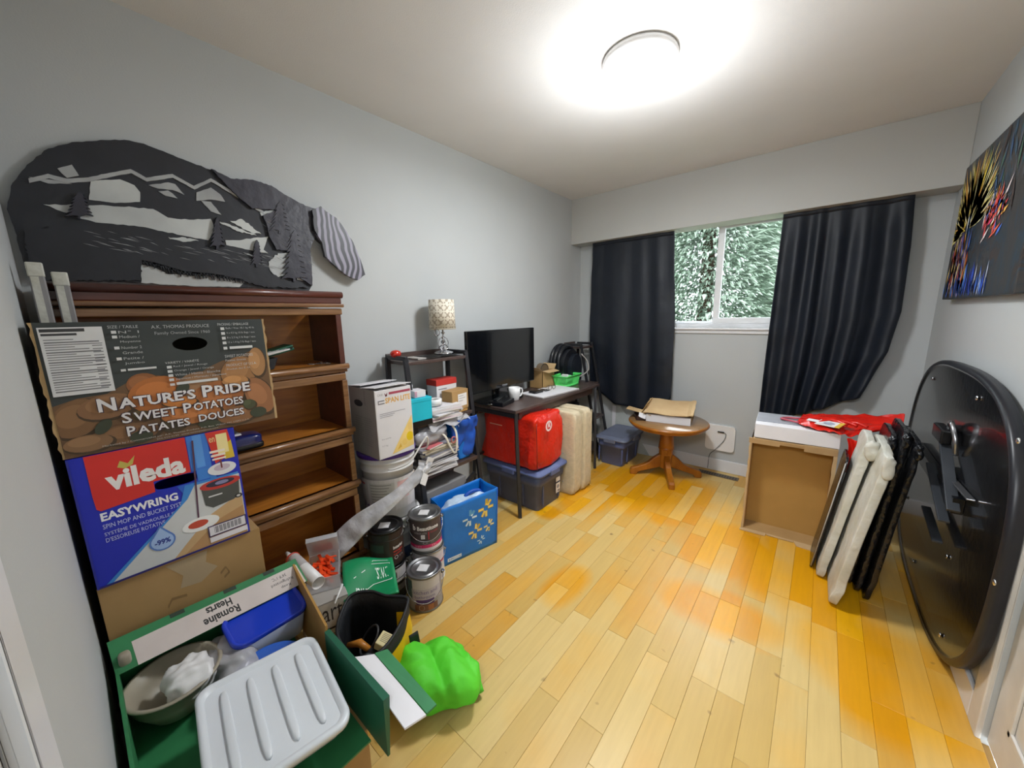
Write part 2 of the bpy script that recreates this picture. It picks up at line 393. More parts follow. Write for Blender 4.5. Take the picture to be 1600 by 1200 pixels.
# floor: a subfloor and every strip of wood on it
fl = struct(G().box(-.02, W+.02, -1.7, D+.02, -.05, -.0125).build('floor', mat('seam_wood', '#8A6A34', .6)))
_pk = {}
def plank_mesh(wd, ln):
    key = (round(wd, 3), round(ln, 2))
    if key not in _pk:
        b = .0007; x, y = wd/2-.0003, ln/2-.0004
        g = G(); t = [(-x+b, -y+b, 0), (x-b, -y+b, 0), (x-b, y-b, 0), (-x+b, y-b, 0)]; r = [(-x, -y, -b), (x, -y, -b), (x, y, -b), (-x, y, -b)]; l = [(p[0], p[1], -.012) for p in r]
        g.add(t+r+l, [(0, 1, 2, 3)]+[(4+i, 4+(i+1) % 4, (i+1) % 4, i) for i in range(4)]+[(8+i, 8+(i+1) % 4, 4+(i+1) % 4, 4+i) for i in range(4)], 0)
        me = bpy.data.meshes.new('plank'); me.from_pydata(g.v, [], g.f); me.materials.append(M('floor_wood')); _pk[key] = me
    return _pk[key]
rnd = random.Random(3)
sw = W/29
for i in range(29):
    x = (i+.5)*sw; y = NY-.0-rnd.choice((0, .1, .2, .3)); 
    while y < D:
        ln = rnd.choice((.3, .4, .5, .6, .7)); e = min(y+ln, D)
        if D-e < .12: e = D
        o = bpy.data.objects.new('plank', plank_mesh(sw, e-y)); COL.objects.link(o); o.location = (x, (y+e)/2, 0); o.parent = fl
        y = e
hallfl = struct(G().box(-.02, W+.02, -1.7, NY-.31, -.0124, -.002).build('floor', 'kraft'))
struct(G().box(-.12, W+.12, -1.75, D+.2, H, H+.1).build('ceiling', 'ceiling_paint'))
struct(G().box(-.12, 0, -1.75, D+.2, -.05, H).build('wall_left', 'wall_paint'))
# right wall with a closet door opening
DY0, DY1, DZ = .86, 1.69, 2.04
struct(G().box(W, W+.12, DY1, D+.2, -.05, H).box(W, W+.12, NY-.12, DY0, -.05, H).box(W, W+.12, DY0, DY1, DZ, H).box(W, W+.12, -1.75, NY-.12, -.05, H).build('wall_right', 'wall_paint'))
g = G(); g.box(W-.014, W+.0, DY1-.005, DY1+.075, 0, DZ+.07).box(W-.014, W, DY0-.07, DY0, 0, DZ+.07).box(W-.014, W, DY0, DY1-.005, DZ, DZ+.07)
struct(g.build('trim_2', 'door_paint', bevel=.004))
d = struct(G().box(W+.012, W+.05, DY0, DY1-.005, .01, DZ).build('door_1', 'door_paint'))
for z0, z1 in ((.15, .9), (1.05, 1.9)):
    fr = G()
    for (a, b, c, e) in ((DY0+.12, DY1-.12, z0, z0+.02), (DY0+.12, DY1-.12, z1-.02, z1), (DY0+.12, DY0+.14, z0, z1), (DY1-.14, DY1-.12, z0, z1)):
        fr.box(W+.004, W+.012, a, b, c, e)
    fr.build('panel_moulding', 'door_paint', d, bevel=.003)
G().lathe([(0, 0), (.026, 0), (.03, .006), (.012, .012), (.012, .035), (.028, .045), (.03, .058), (.02, .07), (0, .072)], (W+.012, DY0+.07, .95), 20, 0, Matrix.Rotation(-PI/2, 3, 'Y')).build('door_handle', 'steel', d)
# near wall with the doorway the photograph is taken from
OX0, OX1 = 1.62, 2.42
struct(G().box(0, OX0, NY-.12, NY, -.05, H).box(OX1, W, NY-.12, NY, -.05, H).box(OX0, OX1, NY-.12, NY, 2.05, H).build('wall_front', 'wall_paint'))
struct(G().box(OX0-.065, OX0, NY, NY+.012, 0, 2.115).box(OX0, OX1, NY, NY+.012, 2.05, 2.115).box(OX0-.0, OX0+.014, NY-.12, NY, 0, 2.05).box(OX1-.014, OX1, NY-.12, NY, 0, 2.05).build('trim_3', 'trim_white', bevel=.003))
struct(G().box(-.12, W+.12, -1.8, -1.7, -.05, H).build('wall_hall', 'wall_paint'))
# back wall around the window
WX0, WX1, WZ0, WZ1 = .62, 1.95, 1.235, 2.11
struct(G().box(-.12, WX0, D, D+.14, -.05, H).box(WX1, W+.12, D, D+.14, -.05, H).box(WX0, WX1, D, D+.14, -.05, WZ0).box(WX0, WX1, D, D+.14, WZ1, H).build('wall_back', 'wall_paint'))
struct(G().box(0, W, DB, D, 2.033, H).build('trim_1', 'bulkhead_paint', bevel=.003))
struct(G().box(0, W, D-.014, D, 0, .105).build('baseboard_back', 'trim_white', bevel=.004))
struct(G().box(0, .014, NY, D-.014, 0, .105).build('baseboard_left', 'trim_white', bevel=.004))
struct(G().box(W-.014, W, DY1+.075, D-.014, 0, .105).build('baseboard_right', 'trim_white', bevel=.004))
struct(G().box(.014, OX0-.065, NY, NY+.014, 0, .105).build('baseboard_front', 'trim_white', bevel=.004))
# window
wn = struct(G().box(WX0, WX1, D+.03, D+.10, WZ0, WZ0+.035).box(WX0, WX1, D+.03, D+.10, WZ1-.04, WZ1).box(WX0, WX0+.035, D+.03, D+.10, WZ0+.035, WZ1-.04).box(WX1-.035, WX1, D+.03, D+.10, WZ0+.035, WZ1-.04).build('window_1', 'vinyl_white', bevel=.003))
def sash(nm, x0, x1, z0, z1, y0, y1, wd):
    s = G().box(x0, x1, y0, y1, z0, z0+wd).box(x0, x1, y0, y1, z1-wd, z1).box(x0, x0+wd, y0, y1, z0+wd, z1-wd).box(x1-wd, x1, y0, y1, z0+wd, z1-wd).build(nm, 'vinyl_white', wn, bevel=.003)
    G().box(x0+wd, x1-wd, (y0+y1)/2-.003, (y0+y1)/2+.003, z0+wd, z1-wd).build('pane', 'glass', s)
sash('fixed_sash', WX0+.035, 1.275, WZ0+.035, WZ1-.04, D+.068, D+.092, .018)
sash('sliding_sash', 1.245, WX1-.035, WZ0+.035, WZ1-.04, D+.036, D+.062, .045)
G().box(WX0-.02, WX1+.02, D-.03, D+.03, WZ0-.016, WZ0).build('window_sill', 'trim_white', wn, bevel=.003)
G().box(WX0-.01, WX1+.01, D-.014, D-.0, WZ0-.046, WZ0-.016).build('sill_apron', 'trim_white', wn, bevel=.003)
# floor vent by the back wall
v = thing('floor_vent', 'dark metal floor register set in the floor below the white wall panel', 'vent', (1.41, 3.375, 0), -.02)
G().box(-.155, .155, -.035, .035, 0, .004).build('vent_frame', 'brown_leather', v, bevel=.001, local=True)
for r_ in range(2):
    for i in range(15): G().box(-.143+i*.0195, -.131+i*.0195, -.026+r_*.028, -.002+r_*.028, .004, .0052).build('slot', 'black_plastic', v, local=True)
# white rounded panel with a hanging cord
pl = thing('wall_panel', 'white rounded square plastic plate low on the wall under the window', 'panel', (1.388, D, .30))
rr = []
for cx, cz, a0 in ((.082, .082, 0), (-.082, .082, 90), (-.082, -.082, 180), (.082, -.082, 270)):
    for k in range(6): a = math.radians(a0+k*18); rr.append((cx+.03*math.cos(a), cz+.03*math.sin(a)))
G().prism(rr, lambda u, v_, w_: (u, -w_, v_), 0, .022).build('plate', 'plastic_white', pl, bevel=.006, local=True)
G().box(-.02, .03, -.034, -.022, .052, .062).build('plug', 'black_plastic', pl, bevel=.002, local=True)
G().tube(bent([(.02, -.03, .055), (.045, -.034, .045), (.03, -.03, -.02), (-.03, -.03, -.11), (-.07, -.012, -.17), (-.075, -.02, -.29)]), .0022, 6).build('cord', 'cable_dark', pl, local=True)
# tree and lawn outside
G2 = struct(G().box(-8, 10, D+.5, 16, -1.2, -1.0).build('lawn', 'grass'))
def spruce(name, x, y, h, r, label, seed, n):
    t = thing(name, label, 'tree', (x, y, -1))
    G().tube([(0, 0, 0), (0, 0, h*.5), (0, 0, h*.97)], [.16, .1, .02], 10).build('trunk', 'bark', t, local=True)
    rn = random.Random(seed); g = G()
    for i in range(n):
        z = h*(.06+.92*rn.random()**1.2); R = r*(1-z/h)+.12; a = rn.uniform(0, 2*PI); q = R*(.45+.6*rn.random()**.6)
        c = Vector((q*math.cos(a), q*math.sin(a), z-q*.25)); out = Vector((math.cos(a), math.sin(a), rn.uniform(-.6, .15))).normalized()
        sd = out.cross(Vector((0, 0, 1))).normalized(); L = rn.uniform(.07, .16); wd = rn.uniform(.012, .03); up = sd.cross(out)*.02
        g.add([c-out*L*.4-sd*wd*.3, c-sd*wd+up, c+out*L, c+sd*wd+up, c-out*L*.4+sd*wd*.3], [(0, 1, 2, 3, 4)], 0)
    f = g.build('foliage', 'spruce', t, local=True); f['kind'] = 'stuff'
spruce('spruce_tree', .35, 7.2, 6.6, 2.3, 'pale green spruce close outside, filling both window panes', 1, 60000)
spruce('spruce_tree', -3.6, 11.2, 8, 2.4, 'farther spruce standing behind and left of the near one outside', 2, 9000)
# ceiling light
c = thing('ceiling_light', 'white dome ceiling light in the middle of the ceiling', 'light', (1.25, 1.75, 2.44))
G().lathe([(0, 0), (.15, 0), (.155, -.012), (.15, -.028), (.13, -.03)], (0, 0, 0), 36).build('base_ring', 'plastic_white', c, local=True)
G().lathe([(.14, -.024), (.138, -.045), (.12, -.068), (.08, -.085), (.03, -.092), (0, -.093)], (0, 0, 0), 36).build('dome_shade', 'lamp_glow', c, local=True)
# curtains
def curtain(name, label, ex0, ex1, top, ebot, folds, seed, ph=0, dep=1):
    # ex0/ex1: left and right edge x by height fraction; ebot: bottom z by width fraction
    def f(u, v):
        zb = ebot(u); z = top+(zb-top)*v; x = ex0(v)*(1-u)+ex1(v)*u
        am = .012+.03*v if False else .014+.012*v
        a = math.sin(u*folds*2*PI+ph+1.3*math.sin(u*7+seed)+.5*v*math.sin(u*11))*am*dep*(.4+.9*abs(noise.noise(Vector((u*4, 3, seed))))*1.6)+noise.noise(Vector((u*6, v*1.2, seed)))*.016
        cr = noise.noise(Vector((u*3+seed, v*11, seed)))*.012*(abs(u-.5)*2)**1.5
        return (x, 3.375+a*(.35+.65*min(1, v*6))+cr, z)
    g = G().grid(f, 110, 60, 0)
    t = thing(name, label, 'curtain', (ex0(0)*.5+ex1(0)*.5, 3.375, top), group='curtains')
    g.build('cloth', 'satin_navy', t, solid=.003)
    g = G().grid(lambda u, v: (f(u, 0)[0], f(u, 0)[1]-.005, top-.045*v), 110, 2, 0)
    g.build('header_tape', 'satin_navy', t, solid=.004)
    return t
def pw(pts):
    def f(t):
        for (a, b), (c_, e) in zip(pts, pts[1:]):
            if t <= c_: return b+(e-b)*(t-a)/(c_-a)
        return pts[-1][1]
    return f
curtain('curtain', 'dark navy satin curtain left of the window, hanging behind the round table', pw([(0, .193), (.5, .176), (1, .19)]), pw([(0, .937), (.5, .982), (1, .992)]), 2.05, pw([(0, .665), (.35, .49), (.7, .47), (.93, .5), (1, .62)]), 3, 1.3, 0, .45)
curtain('curtain', 'dark navy satin curtain right of the window with deep folds, above the open carton', pw([(0, 1.675), (.35, 1.667), (.65, 1.659), (1, 1.656)]), pw([(0, 2.313), (.25, 2.33), (.55, 2.336), (.75, 2.307), (1, 2.21)]), 2.05, pw([(0, .5), (.5, .62), (1, .78)]), 5, 4.1, 1, 1.5)
tag(G().tube([(.1, 3.40, 2.052-.0), (2.45, 3.40, 2.052)], .006, 8).build('curtain_rod', 'steel'), 'thin curtain rod tucked under the bulkhead above the window', 'curtain rod')
# painting on the right wall: splashes are relief strokes
pt = thing('canvas_painting', 'abstract canvas with yellow and orange splashes on the right wall', 'painting', (W, 2.6, 1.41))
G().box(W-.04, W-.002, 2.085, 3.1, 1.41, 2.07).build('canvas', 'abstract_paint', pt, bevel=.003)
fc = Face.plane((W-.04, 3.1, 2.07), (0, -1.015, 0), (0, 0, -.66))
rn = random.Random(11)
def stroke(a, b, ang, L, wd, m): 
    dx, dy = math.cos(ang)*L, -math.sin(ang)*L*1.54; nx, ny = -math.sin(ang)*wd, -math.cos(ang)*wd*1.54
    cl = lambda q: (min(.995, max(.005, q[0])), min(.995, max(.005, q[1]))); fc.poly([cl(q) for q in ((a, b), (a+dx*.4+nx, b+dy*.4+ny), (a+dx, b+dy), (a+dx*.5-nx, b+dy*.5-ny))], m); fc.k = min(fc.k, 30)
for i in range(44): stroke(.45+rn.uniform(-.05, .5), rn.uniform(.1, .6), rn.uniform(1.2, 2.0), rn.uniform(.06, .18), .011, rn.choice(['#2C4A60', '#1F5A5E', '#3A2C28', '#274A70', '#3B5A48', '#4A4A50']))
for i in range(40): stroke(rn.uniform(.0, .70), 1-rn.uniform(.0, .02), PI/2+rn.uniform(-.05, .05), rn.uniform(.07, .15), .010, rn.choice(['#2A4FC0', '#3B6FD6', '#1E2F88', '#5C8AE0', '#C8D0E8', '#3454B0']))
for i in range(190):
    a = rn.uniform(.1, 3.25); r0 = rn.uniform(.03, .13)
    stroke(.25+math.cos(a)*r0*.9, .52-math.sin(a)*r0*1.5, a, rn.uniform(.09, .30), .010, rn.choice(['#F0DC70', '#EACB48', '#E6D49A', '#D8CC80', '#F4ECB8', '#D8A048']))
for i in range(90): stroke(.20+rn.uniform(-.14, .14), rn.uniform(.50, .78), -PI/2+rn.uniform(-.3, .3), rn.uniform(.08, .20), .008, rn.choice(['#F0742C', '#F0B04C', '#E85C2E', '#E8C4BC', '#7A6AB0', '#F0CC68', '#3A5AB0', '#F4E0A0']))
for i in range(46): stroke(.58+rn.uniform(-.09, .12), rn.uniform(.45, .66), rn.uniform(.3, 1.6), rn.uniform(.05, .13), .009, rn.choice(['#E04444', '#F0684C', '#D83A68', '#4A72D0', '#F0B050', '#F0E0E0']))
for i in range(14): stroke(.27+rn.uniform(-.02, .02), .56+rn.uniform(-.08, .06), PI/2+rn.uniform(-.2, .2), .10, .008, rn.choice(['#20283A', '#27466A', '#D8E0E8', '#1B1E2A']))
fc.done('paint_strokes', pt)
# ============================================================ BOOKCASE AND WALL ART
BX, BY0, BY1, BZ = .31, -.03, .812, 1.484
bc = thing('bookcase', 'dark wooden sectional bookcase with open shelves against the left wall', 'bookcase', (.165, .39, 0))
for y0, y1 in ((BY0, BY0+.022), (BY1-.03, BY1-.008)):
    G().box(.018, BX-.012, y0, y1, .0, 1.40).build('side_panel', 'bookcase_edge', bc, bevel=.002)
G().box(.016, .024, BY0+.02, BY1-.03, .08, 1.42).build('back_panel', 'bookcase_inside', bc)
G().box(.016, BX+.004, BY0-.0, BY1, 1.43, 1.468).build('cornice', 'bookcase_edge', bc, bevel=.006)
G().tube([(BX+.0, BY0, 1.47), (BX+.0, BY1+.004, 1.47)], .014, 12).build('cornice_moulding', 'bookcase_edge', bc)
G().box(.016, BX, BY0, BY1, 1.465, BZ).build('top_board', 'bookcase_wood', bc, bevel=.003)
G().box(BX-.02, BX+.012, BY0-.0, BY1+.006, 1.417, 1.432).box(BX-.02, BX, BY0, BY1, 1.385, 1.412).build('top_rail', 'bookcase_rail', bc, bevel=.004)
for z in (1.168, .866, .60, .225):
    G().box(.024, BX-.012, BY0+.02, BY1-.03, z-.018, z-.002).build('shelf', 'bookcase_inside', bc)
    G().tube([(BX-.002, BY0, z-.014), (BX-.002, BY1+.004, z-.014)], .013, 10).box(BX-.03, BX-.006, BY0, BY1, z-.04, z-.002).build('shelf_nosing', 'bookcase_rail', bc)
    G().box(BX-.03, BX-.008, BY0+.022, BY1-.008, z-.078, z-.046).build('shelf_rail', 'bookcase_rail', bc, bevel=.003)
for y0, y1 in ((BY0+.022, BY0+.05), (BY1-.058, BY1-.03)):
    for za, zb in ((1.168, 1.385), (.866, 1.09), (.60, .788), (.225, .522)):
        pass
for za, zb in ((1.168, 1.385), (.866, 1.09), (.60, .788), (.225, .522)):
    G().box(BX-.018, BX-.004, BY1-.03, BY1-.006, za, zb).build('door_stile', 'bookcase_rail' if za < 1.1 else 'bookcase_edge', bc, bevel=.002)
G().box(.02, BX, BY0, BY1-.004, .0, .14).box(.02, BX+.01, BY0, BY1+.002, .14, .16).build('plinth', 'bookcase_edge', bc, bevel=.005)
# things on its shelves
t = thing('tool_case', 'dark green folded case leaning at an angle on the upper bookcase shelf', 'case', (.14, .5, 1.17), 0)
T = Matrix.Translation((.15, .50, 1.215)) @ Matrix.Rotation(math.radians(14), 4, 'X')
g = G().box(-.05, .05, -.14, .14, -.011, .0, 0, T).box(-.05, .05, -.14, .14, .002, .012, 0, T); g.build('shell', 'crate_dark_green', t, bevel=.004)
G().box(.046, .054, -.13, .13, -.003, .003, 0, T).build('zipper', 'black_plastic', t)
t = thing('slat_stack', 'white slats stacked at a slant beside the dark green case on the upper shelf', 'slats', (.22, .47, 1.17))
for i in range(3):
    T = Matrix.Translation((.24, .49+.03*i, 1.225+.004*i)) @ Matrix.Rotation(math.radians(12), 4, 'X')
    G().box(-.02, .02, -.05, .05, 0, .005, 0, T).build('slat', 'plastic_white', t, bevel=.001)
t = thing('hand_tool', 'black angular tool under the white slats on the upper bookcase shelf', 'tool', (.235, .5, 1.168))
G().prism([(.44, 1.168), (.53, 1.168), (.55, 1.215), (.50, 1.208), (.44, 1.2)], lambda u, v_, w_: (w_, u, v_), .20, .26).build('body', 'dark_metal', t, bevel=.003)
G().tube([(.23, .45, 1.205), (.23, .445, 1.222), (.23, .455, 1.235)], .006, 8).build('knob', 'black_plastic', t)
t = thing('key_ring', 'small bunch of keys on the upper bookcase shelf near its right end', 'keys', (.25, .70, 1.168))
G().tube([(.25+.016*math.cos(a/12*2*PI), .68+.016*math.sin(a/12*2*PI), 1.172) for a in range(12)], .0015, 6, 0, True).build('ring', 'steel', t)
for a in (.1, .7, -.6):
    T = Matrix.Translation((.25, .70, 1.171+.002*a)) @ Matrix.Rotation(a, 4, 'Z')
    G().box(-.003, .003, 0, .045, 0, .002, 0, T).box(-.01, .01, .04, .06, 0, .002, 0, T).build('key', 'chrome', t)
t = thing('dark_blue_case', 'glossy dark blue plastic case on the second bookcase shelf', 'case', (.22, .37, .866))
G().sbox((.23, .38, .895), (.05, .075, .028), .45).build('lid', mat('deep_blue', '#16235E', .2, coat=.4), t)
G().sbox((.23, .38, .876), (.052, .077, .012), .3).build('tray', 'black_plastic', t)
# the large bear shaped relief on the wall
art = thing('wall_art', 'large dark bear shaped relief with mountain landscape on the left wall', 'wall art', (.002, .5, 1.5))
def jag(pts, amp=.002, step=.012, seed=0, closed=True):
    rn = random.Random(seed); out = []; n = len(pts)
    for i in range(n if closed else n-1):
        a = pts[i]; b = pts[(i+1) % n]; L = math.hypot(b[0]-a[0], b[1]-a[1]); k = max(1, int(L/step))
        for j in range(k):
            t = j/k; e = amp if j else 0; out.append((a[0]+(b[0]-a[0])*t+rn.uniform(-e, e), a[1]+(b[1]-a[1])*t+rn.uniform(-e, e)))
    return out
YZ = lambda u, v_, w_: (w_, u, v_)
def relief(name, m, polys, x0, x1, amp=.002, step=.012, parent=None):
    if name == 'ridge_line':
        g = G()
        for i, p in enumerate(polys): g.prism(jag(p, amp, step, i), YZ, x0, x1)
        return g.build(name, m, art)
    for i, p in enumerate(polys): G().prism(jag(p, amp, step, i+len(name)), YZ, x0, x1).build(name, m, parent or art)
body = [(-0.052, 1.713), (-0.047, 1.735), (-0.029, 1.793), (-0.005, 1.833), (0.030, 1.883), (0.059, 1.915), (0.113, 1.950), (0.181, 1.978), (0.240, 1.997), (0.289, 2.000), (0.351, 1.987), (0.419, 1.973), (0.476, 1.963), (0.537, 1.942), (0.615, 1.957), (0.686, 1.950), (0.751, 1.919), (0.820, 1.894), (0.863, 1.889), (0.880, 1.838), (0.867, 1.770), (0.836, 1.743), (0.820, 1.697), (0.818, 1.631), (0.816, 1.563), (0.815, 1.529), (0.798, 1.503), (0.701, 1.500), (0.605, 1.509), (0.432, 1.509), (0.285, 1.513), (0.157, 1.510), (0.046, 1.508), (-0.015, 1.505), (-0.043, 1.510), (-0.045, 1.582), (-0.047, 1.652)]
relief('body_panel', 'art_dark', [body], .006, .022, .0018)
G().box(.0, .006, .2, .8, 1.62, 1.66).build('hanger', 'steel', art)
relief('snow_field', 'art_pale', [[(0.022, 1.742), (0.166, 1.767), (0.232, 1.774), (0.282, 1.778), (0.319, 1.755), (0.382, 1.758), (0.451, 1.774), (0.461, 1.730), (0.432, 1.689), (0.352, 1.696), (0.247, 1.710), (0.129, 1.706), (0.098, 1.712)],
 [(0.489, 1.697), (0.539, 1.703), (0.594, 1.721), (0.651, 1.734), (0.625, 1.675), (0.642, 1.661), (0.570, 1.668), (0.490, 1.678)],
 [(0.222, 1.577), (0.253, 1.570), (0.290, 1.547), (0.437, 1.547), (0.535, 1.531), (0.515, 1.509), (0.355, 1.505), (0.212, 1.511)]], .022, .0245, .002)
relief('moon', 'art_pale', [[(0.138, 1.840), (0.209, 1.861), (0.243, 1.850), (0.255, 1.829), (0.250, 1.796), (0.185, 1.779), (0.162, 1.778), (0.124, 1.777)]], .022, .025, .001)
ridge = [(0.004, 1.808), (0.046, 1.832), (0.084, 1.827), (0.133, 1.843), (0.187, 1.871), (0.241, 1.897), (0.278, 1.878), (0.354, 1.910), (0.413, 1.882), (0.471, 1.924), (0.531, 1.895), (0.644, 1.833)]
relief('ridge_line', 'art_light', [[(a, b+.005), (c_, d_+.005), (c_, d_-.008), (a, b-.008)] for (a, b), (c_, d_) in zip(ridge, ridge[1:])], .022, .027, .0008)
relief('snow_peak', 'art_light', [[(0.281, 1.859), (0.337, 1.882), (0.357, 1.881), (0.380, 1.848), (0.347, 1.858), (0.306, 1.853)], [(0.418, 1.865), (0.467, 1.894), (0.496, 1.874), (0.508, 1.849), (0.461, 1.848), (0.414, 1.834)], [(0.429, 1.837), (0.460, 1.839), (0.489, 1.795), (0.455, 1.802)], [(0.305, 1.844), (0.333, 1.853), (0.345, 1.845), (0.357, 1.830), (0.323, 1.832)], [(0.069, 1.859), (0.102, 1.879), (0.113, 1.849), (0.085, 1.835)], [(0.006, 1.818), (0.059, 1.821), (0.093, 1.819), (0.042, 1.808)]], .022, .0255, .001)
relief('snow_patch', 'art_pale', [[(0.638, 1.625), (0.681, 1.666), (0.742, 1.672), (0.754, 1.636), (0.731, 1.580), (0.658, 1.559), (0.639, 1.594)], [(0.748, 1.586), (0.798, 1.551), (0.749, 1.554)], [(0.630, 1.830), (0.694, 1.854), (0.672, 1.828), (0.633, 1.818)], [(0.302, 1.680), (0.351, 1.690), (0.401, 1.682), (0.349, 1.672)], [(0.466, 1.769), (0.513, 1.762), (0.605, 1.732), (0.544, 1.738)], [(0.515, 1.776), (0.559, 1.791), (0.624, 1.740), (0.588, 1.739)], [(0.746, 1.789), (0.786, 1.780), (0.774, 1.765)], [(0.746, 1.752), (0.768, 1.734), (0.764, 1.723)], [(0.546, 1.654), (0.594, 1.646), (0.584, 1.638)], [(0.701, 1.876), (0.725, 1.873), (0.709, 1.862)]], .022, .0262, .003, .008)
hill = [(0.476, 1.963), (0.537, 1.942), (0.615, 1.957), (0.686, 1.950), (0.751, 1.919), (0.820, 1.894), (0.863, 1.889), (0.875, 1.815), (0.820, 1.697), (0.820, 1.631), (0.812, 1.529), (0.761, 1.560), (0.758, 1.625), (0.748, 1.678), (0.673, 1.680), (0.651, 1.734), (0.647, 1.778), (0.638, 1.819), (0.704, 1.854), (0.600, 1.839), (0.553, 1.877), (0.517, 1.915)]
relief('shoulder_layer', 'art_mid', [hill], .0221, .036, .002, .01)
relief('foreground_layer', 'art_dark', [[(-0.029, 1.655), (0.095, 1.697), (0.245, 1.697), (0.348, 1.669), (0.451, 1.654), (0.574, 1.629), (0.632, 1.614), (0.631, 1.573), (0.727, 1.541), (0.794, 1.517), (0.605, 1.512), (0.527, 1.535), (0.437, 1.551), (0.333, 1.556), (0.254, 1.580), (0.223, 1.586), (0.210, 1.517), (-0.014, 1.508), (-0.040, 1.525)]], .0221, .034, .004, .008)
relief('fir_tree', 'art_mid', [[(0.470, 1.781), (0.478, 1.767), (0.474, 1.771), (0.478, 1.751), (0.473, 1.756), (0.479, 1.735), (0.472, 1.740), (0.480, 1.719), (0.471, 1.724), (0.480, 1.703), (0.471, 1.708), (0.481, 1.687), (0.470, 1.692), (0.482, 1.671), (0.469, 1.675), (0.460, 1.669), (0.458, 1.655), (0.450, 1.654), (0.452, 1.668), (0.443, 1.669), (0.430, 1.662), (0.447, 1.686), (0.435, 1.679), (0.450, 1.702), (0.439, 1.695), (0.454, 1.718), (0.444, 1.711), (0.457, 1.734), (0.449, 1.728), (0.461, 1.751), (0.454, 1.744), (0.464, 1.767), (0.459, 1.761)], [(0.711, 1.889), (0.725, 1.875), (0.717, 1.879), (0.727, 1.858), (0.718, 1.862), (0.730, 1.841), (0.718, 1.845), (0.733, 1.824), (0.718, 1.827), (0.736, 1.807), (0.718, 1.810), (0.738, 1.789), (0.719, 1.792), (0.741, 1.772), (0.719, 1.775), (0.701, 1.766), (0.699, 1.751), (0.689, 1.750), (0.691, 1.764), (0.674, 1.765), (0.652, 1.755), (0.678, 1.783), (0.658, 1.773), (0.683, 1.801), (0.665, 1.792), (0.687, 1.819), (0.672, 1.810), (0.692, 1.837), (0.679, 1.828), (0.696, 1.855), (0.685, 1.847), (0.701, 1.873), (0.692, 1.865)], [(0.757, 1.774), (0.774, 1.753), (0.765, 1.758), (0.776, 1.730), (0.764, 1.735), (0.778, 1.706), (0.764, 1.711), (0.780, 1.682), (0.764, 1.687), (0.782, 1.658), (0.763, 1.663), (0.784, 1.634), (0.763, 1.639), (0.786, 1.610), (0.762, 1.615), (0.789, 1.586), (0.762, 1.590), (0.791, 1.561), (0.762, 1.566), (0.737, 1.558), (0.735, 1.542), (0.725, 1.542), (0.727, 1.557), (0.704, 1.559), (0.675, 1.551), (0.709, 1.583), (0.683, 1.575), (0.714, 1.607), (0.690, 1.599), (0.719, 1.632), (0.697, 1.623), (0.724, 1.656), (0.705, 1.647), (0.730, 1.680), (0.712, 1.672), (0.735, 1.704), (0.720, 1.696), (0.740, 1.728), (0.727, 1.720), (0.745, 1.752), (0.735, 1.744)], [(0.105, 1.794), (0.115, 1.786), (0.110, 1.789), (0.117, 1.776), (0.110, 1.779), (0.119, 1.766), (0.110, 1.768), (0.120, 1.755), (0.110, 1.758), (0.122, 1.745), (0.110, 1.747), (0.124, 1.734), (0.110, 1.736), (0.126, 1.724), (0.110, 1.726), (0.096, 1.718), (0.094, 1.708), (0.089, 1.707), (0.091, 1.717), (0.078, 1.717), (0.061, 1.710), (0.081, 1.729), (0.066, 1.721), (0.084, 1.740), (0.071, 1.733), (0.088, 1.751), (0.076, 1.744), (0.091, 1.762), (0.081, 1.756), (0.094, 1.773), (0.086, 1.767), (0.098, 1.785), (0.091, 1.779)], [(0.600, 1.711), (0.607, 1.698), (0.603, 1.703), (0.608, 1.683), (0.603, 1.689), (0.608, 1.669), (0.602, 1.674), (0.609, 1.655), (0.602, 1.660), (0.610, 1.640), (0.601, 1.646), (0.611, 1.626), (0.601, 1.631), (0.612, 1.612), (0.600, 1.617), (0.592, 1.610), (0.590, 1.596), (0.581, 1.595), (0.583, 1.609), (0.576, 1.611), (0.564, 1.604), (0.579, 1.626), (0.568, 1.619), (0.582, 1.641), (0.572, 1.634), (0.585, 1.655), (0.577, 1.648), (0.588, 1.670), (0.581, 1.663), (0.591, 1.684), (0.585, 1.678), (0.594, 1.699), (0.590, 1.692)]], .0221, .04, .0005, .05)
rn = random.Random(21); g = G(); top_ = [(0.223, 1.585), (0.254, 1.580), (0.332, 1.555), (0.436, 1.551), (0.525, 1.535)]
for (a0, z0_), (a1, z1_) in zip(top_, top_[1:]):
    y_ = a0
    while y_ < a1:
        zt_ = z0_+(z1_-z0_)*(y_-a0)/(a1-a0); h_ = rn.uniform(.006, .020); g.prism([(y_, zt_+.006), (y_+.007, zt_+.006), (y_+.005, zt_-h_)], YZ, .0245, .034); y_ += rn.uniform(.006, .011)
gb = g.build('grass_blades', 'art_dark', art); gb['kind'] = 'stuff'
rn = random.Random(31); g = G()
for q in range(60):
    y_, z_ = rn.uniform(.08, .80), 0; z_ = 1.66-.06*(y_)+rn.uniform(-.03, .03); L_ = rn.uniform(.02, .06); g.prism([(y_, z_), (y_+L_, z_-.006-.004*rn.random()), (y_+L_*.4, z_-.0015)], YZ, .034, .0352)
for q in range(40):
    y_, z_ = rn.uniform(.62, .86), rn.uniform(1.62, 1.84)-.0; L_ = rn.uniform(.012, .03)
    if z_ > 1.93-.25*(y_-.5)-.03: continue
    g.prism([(y_, z_), (y_+L_, z_-L_*.6), (y_+L_*.3, z_-.001-L_*.1)], YZ, .036, .0372)
gb = g.build('carved_streaks', 'art_light', art); gb['kind'] = 'stuff'
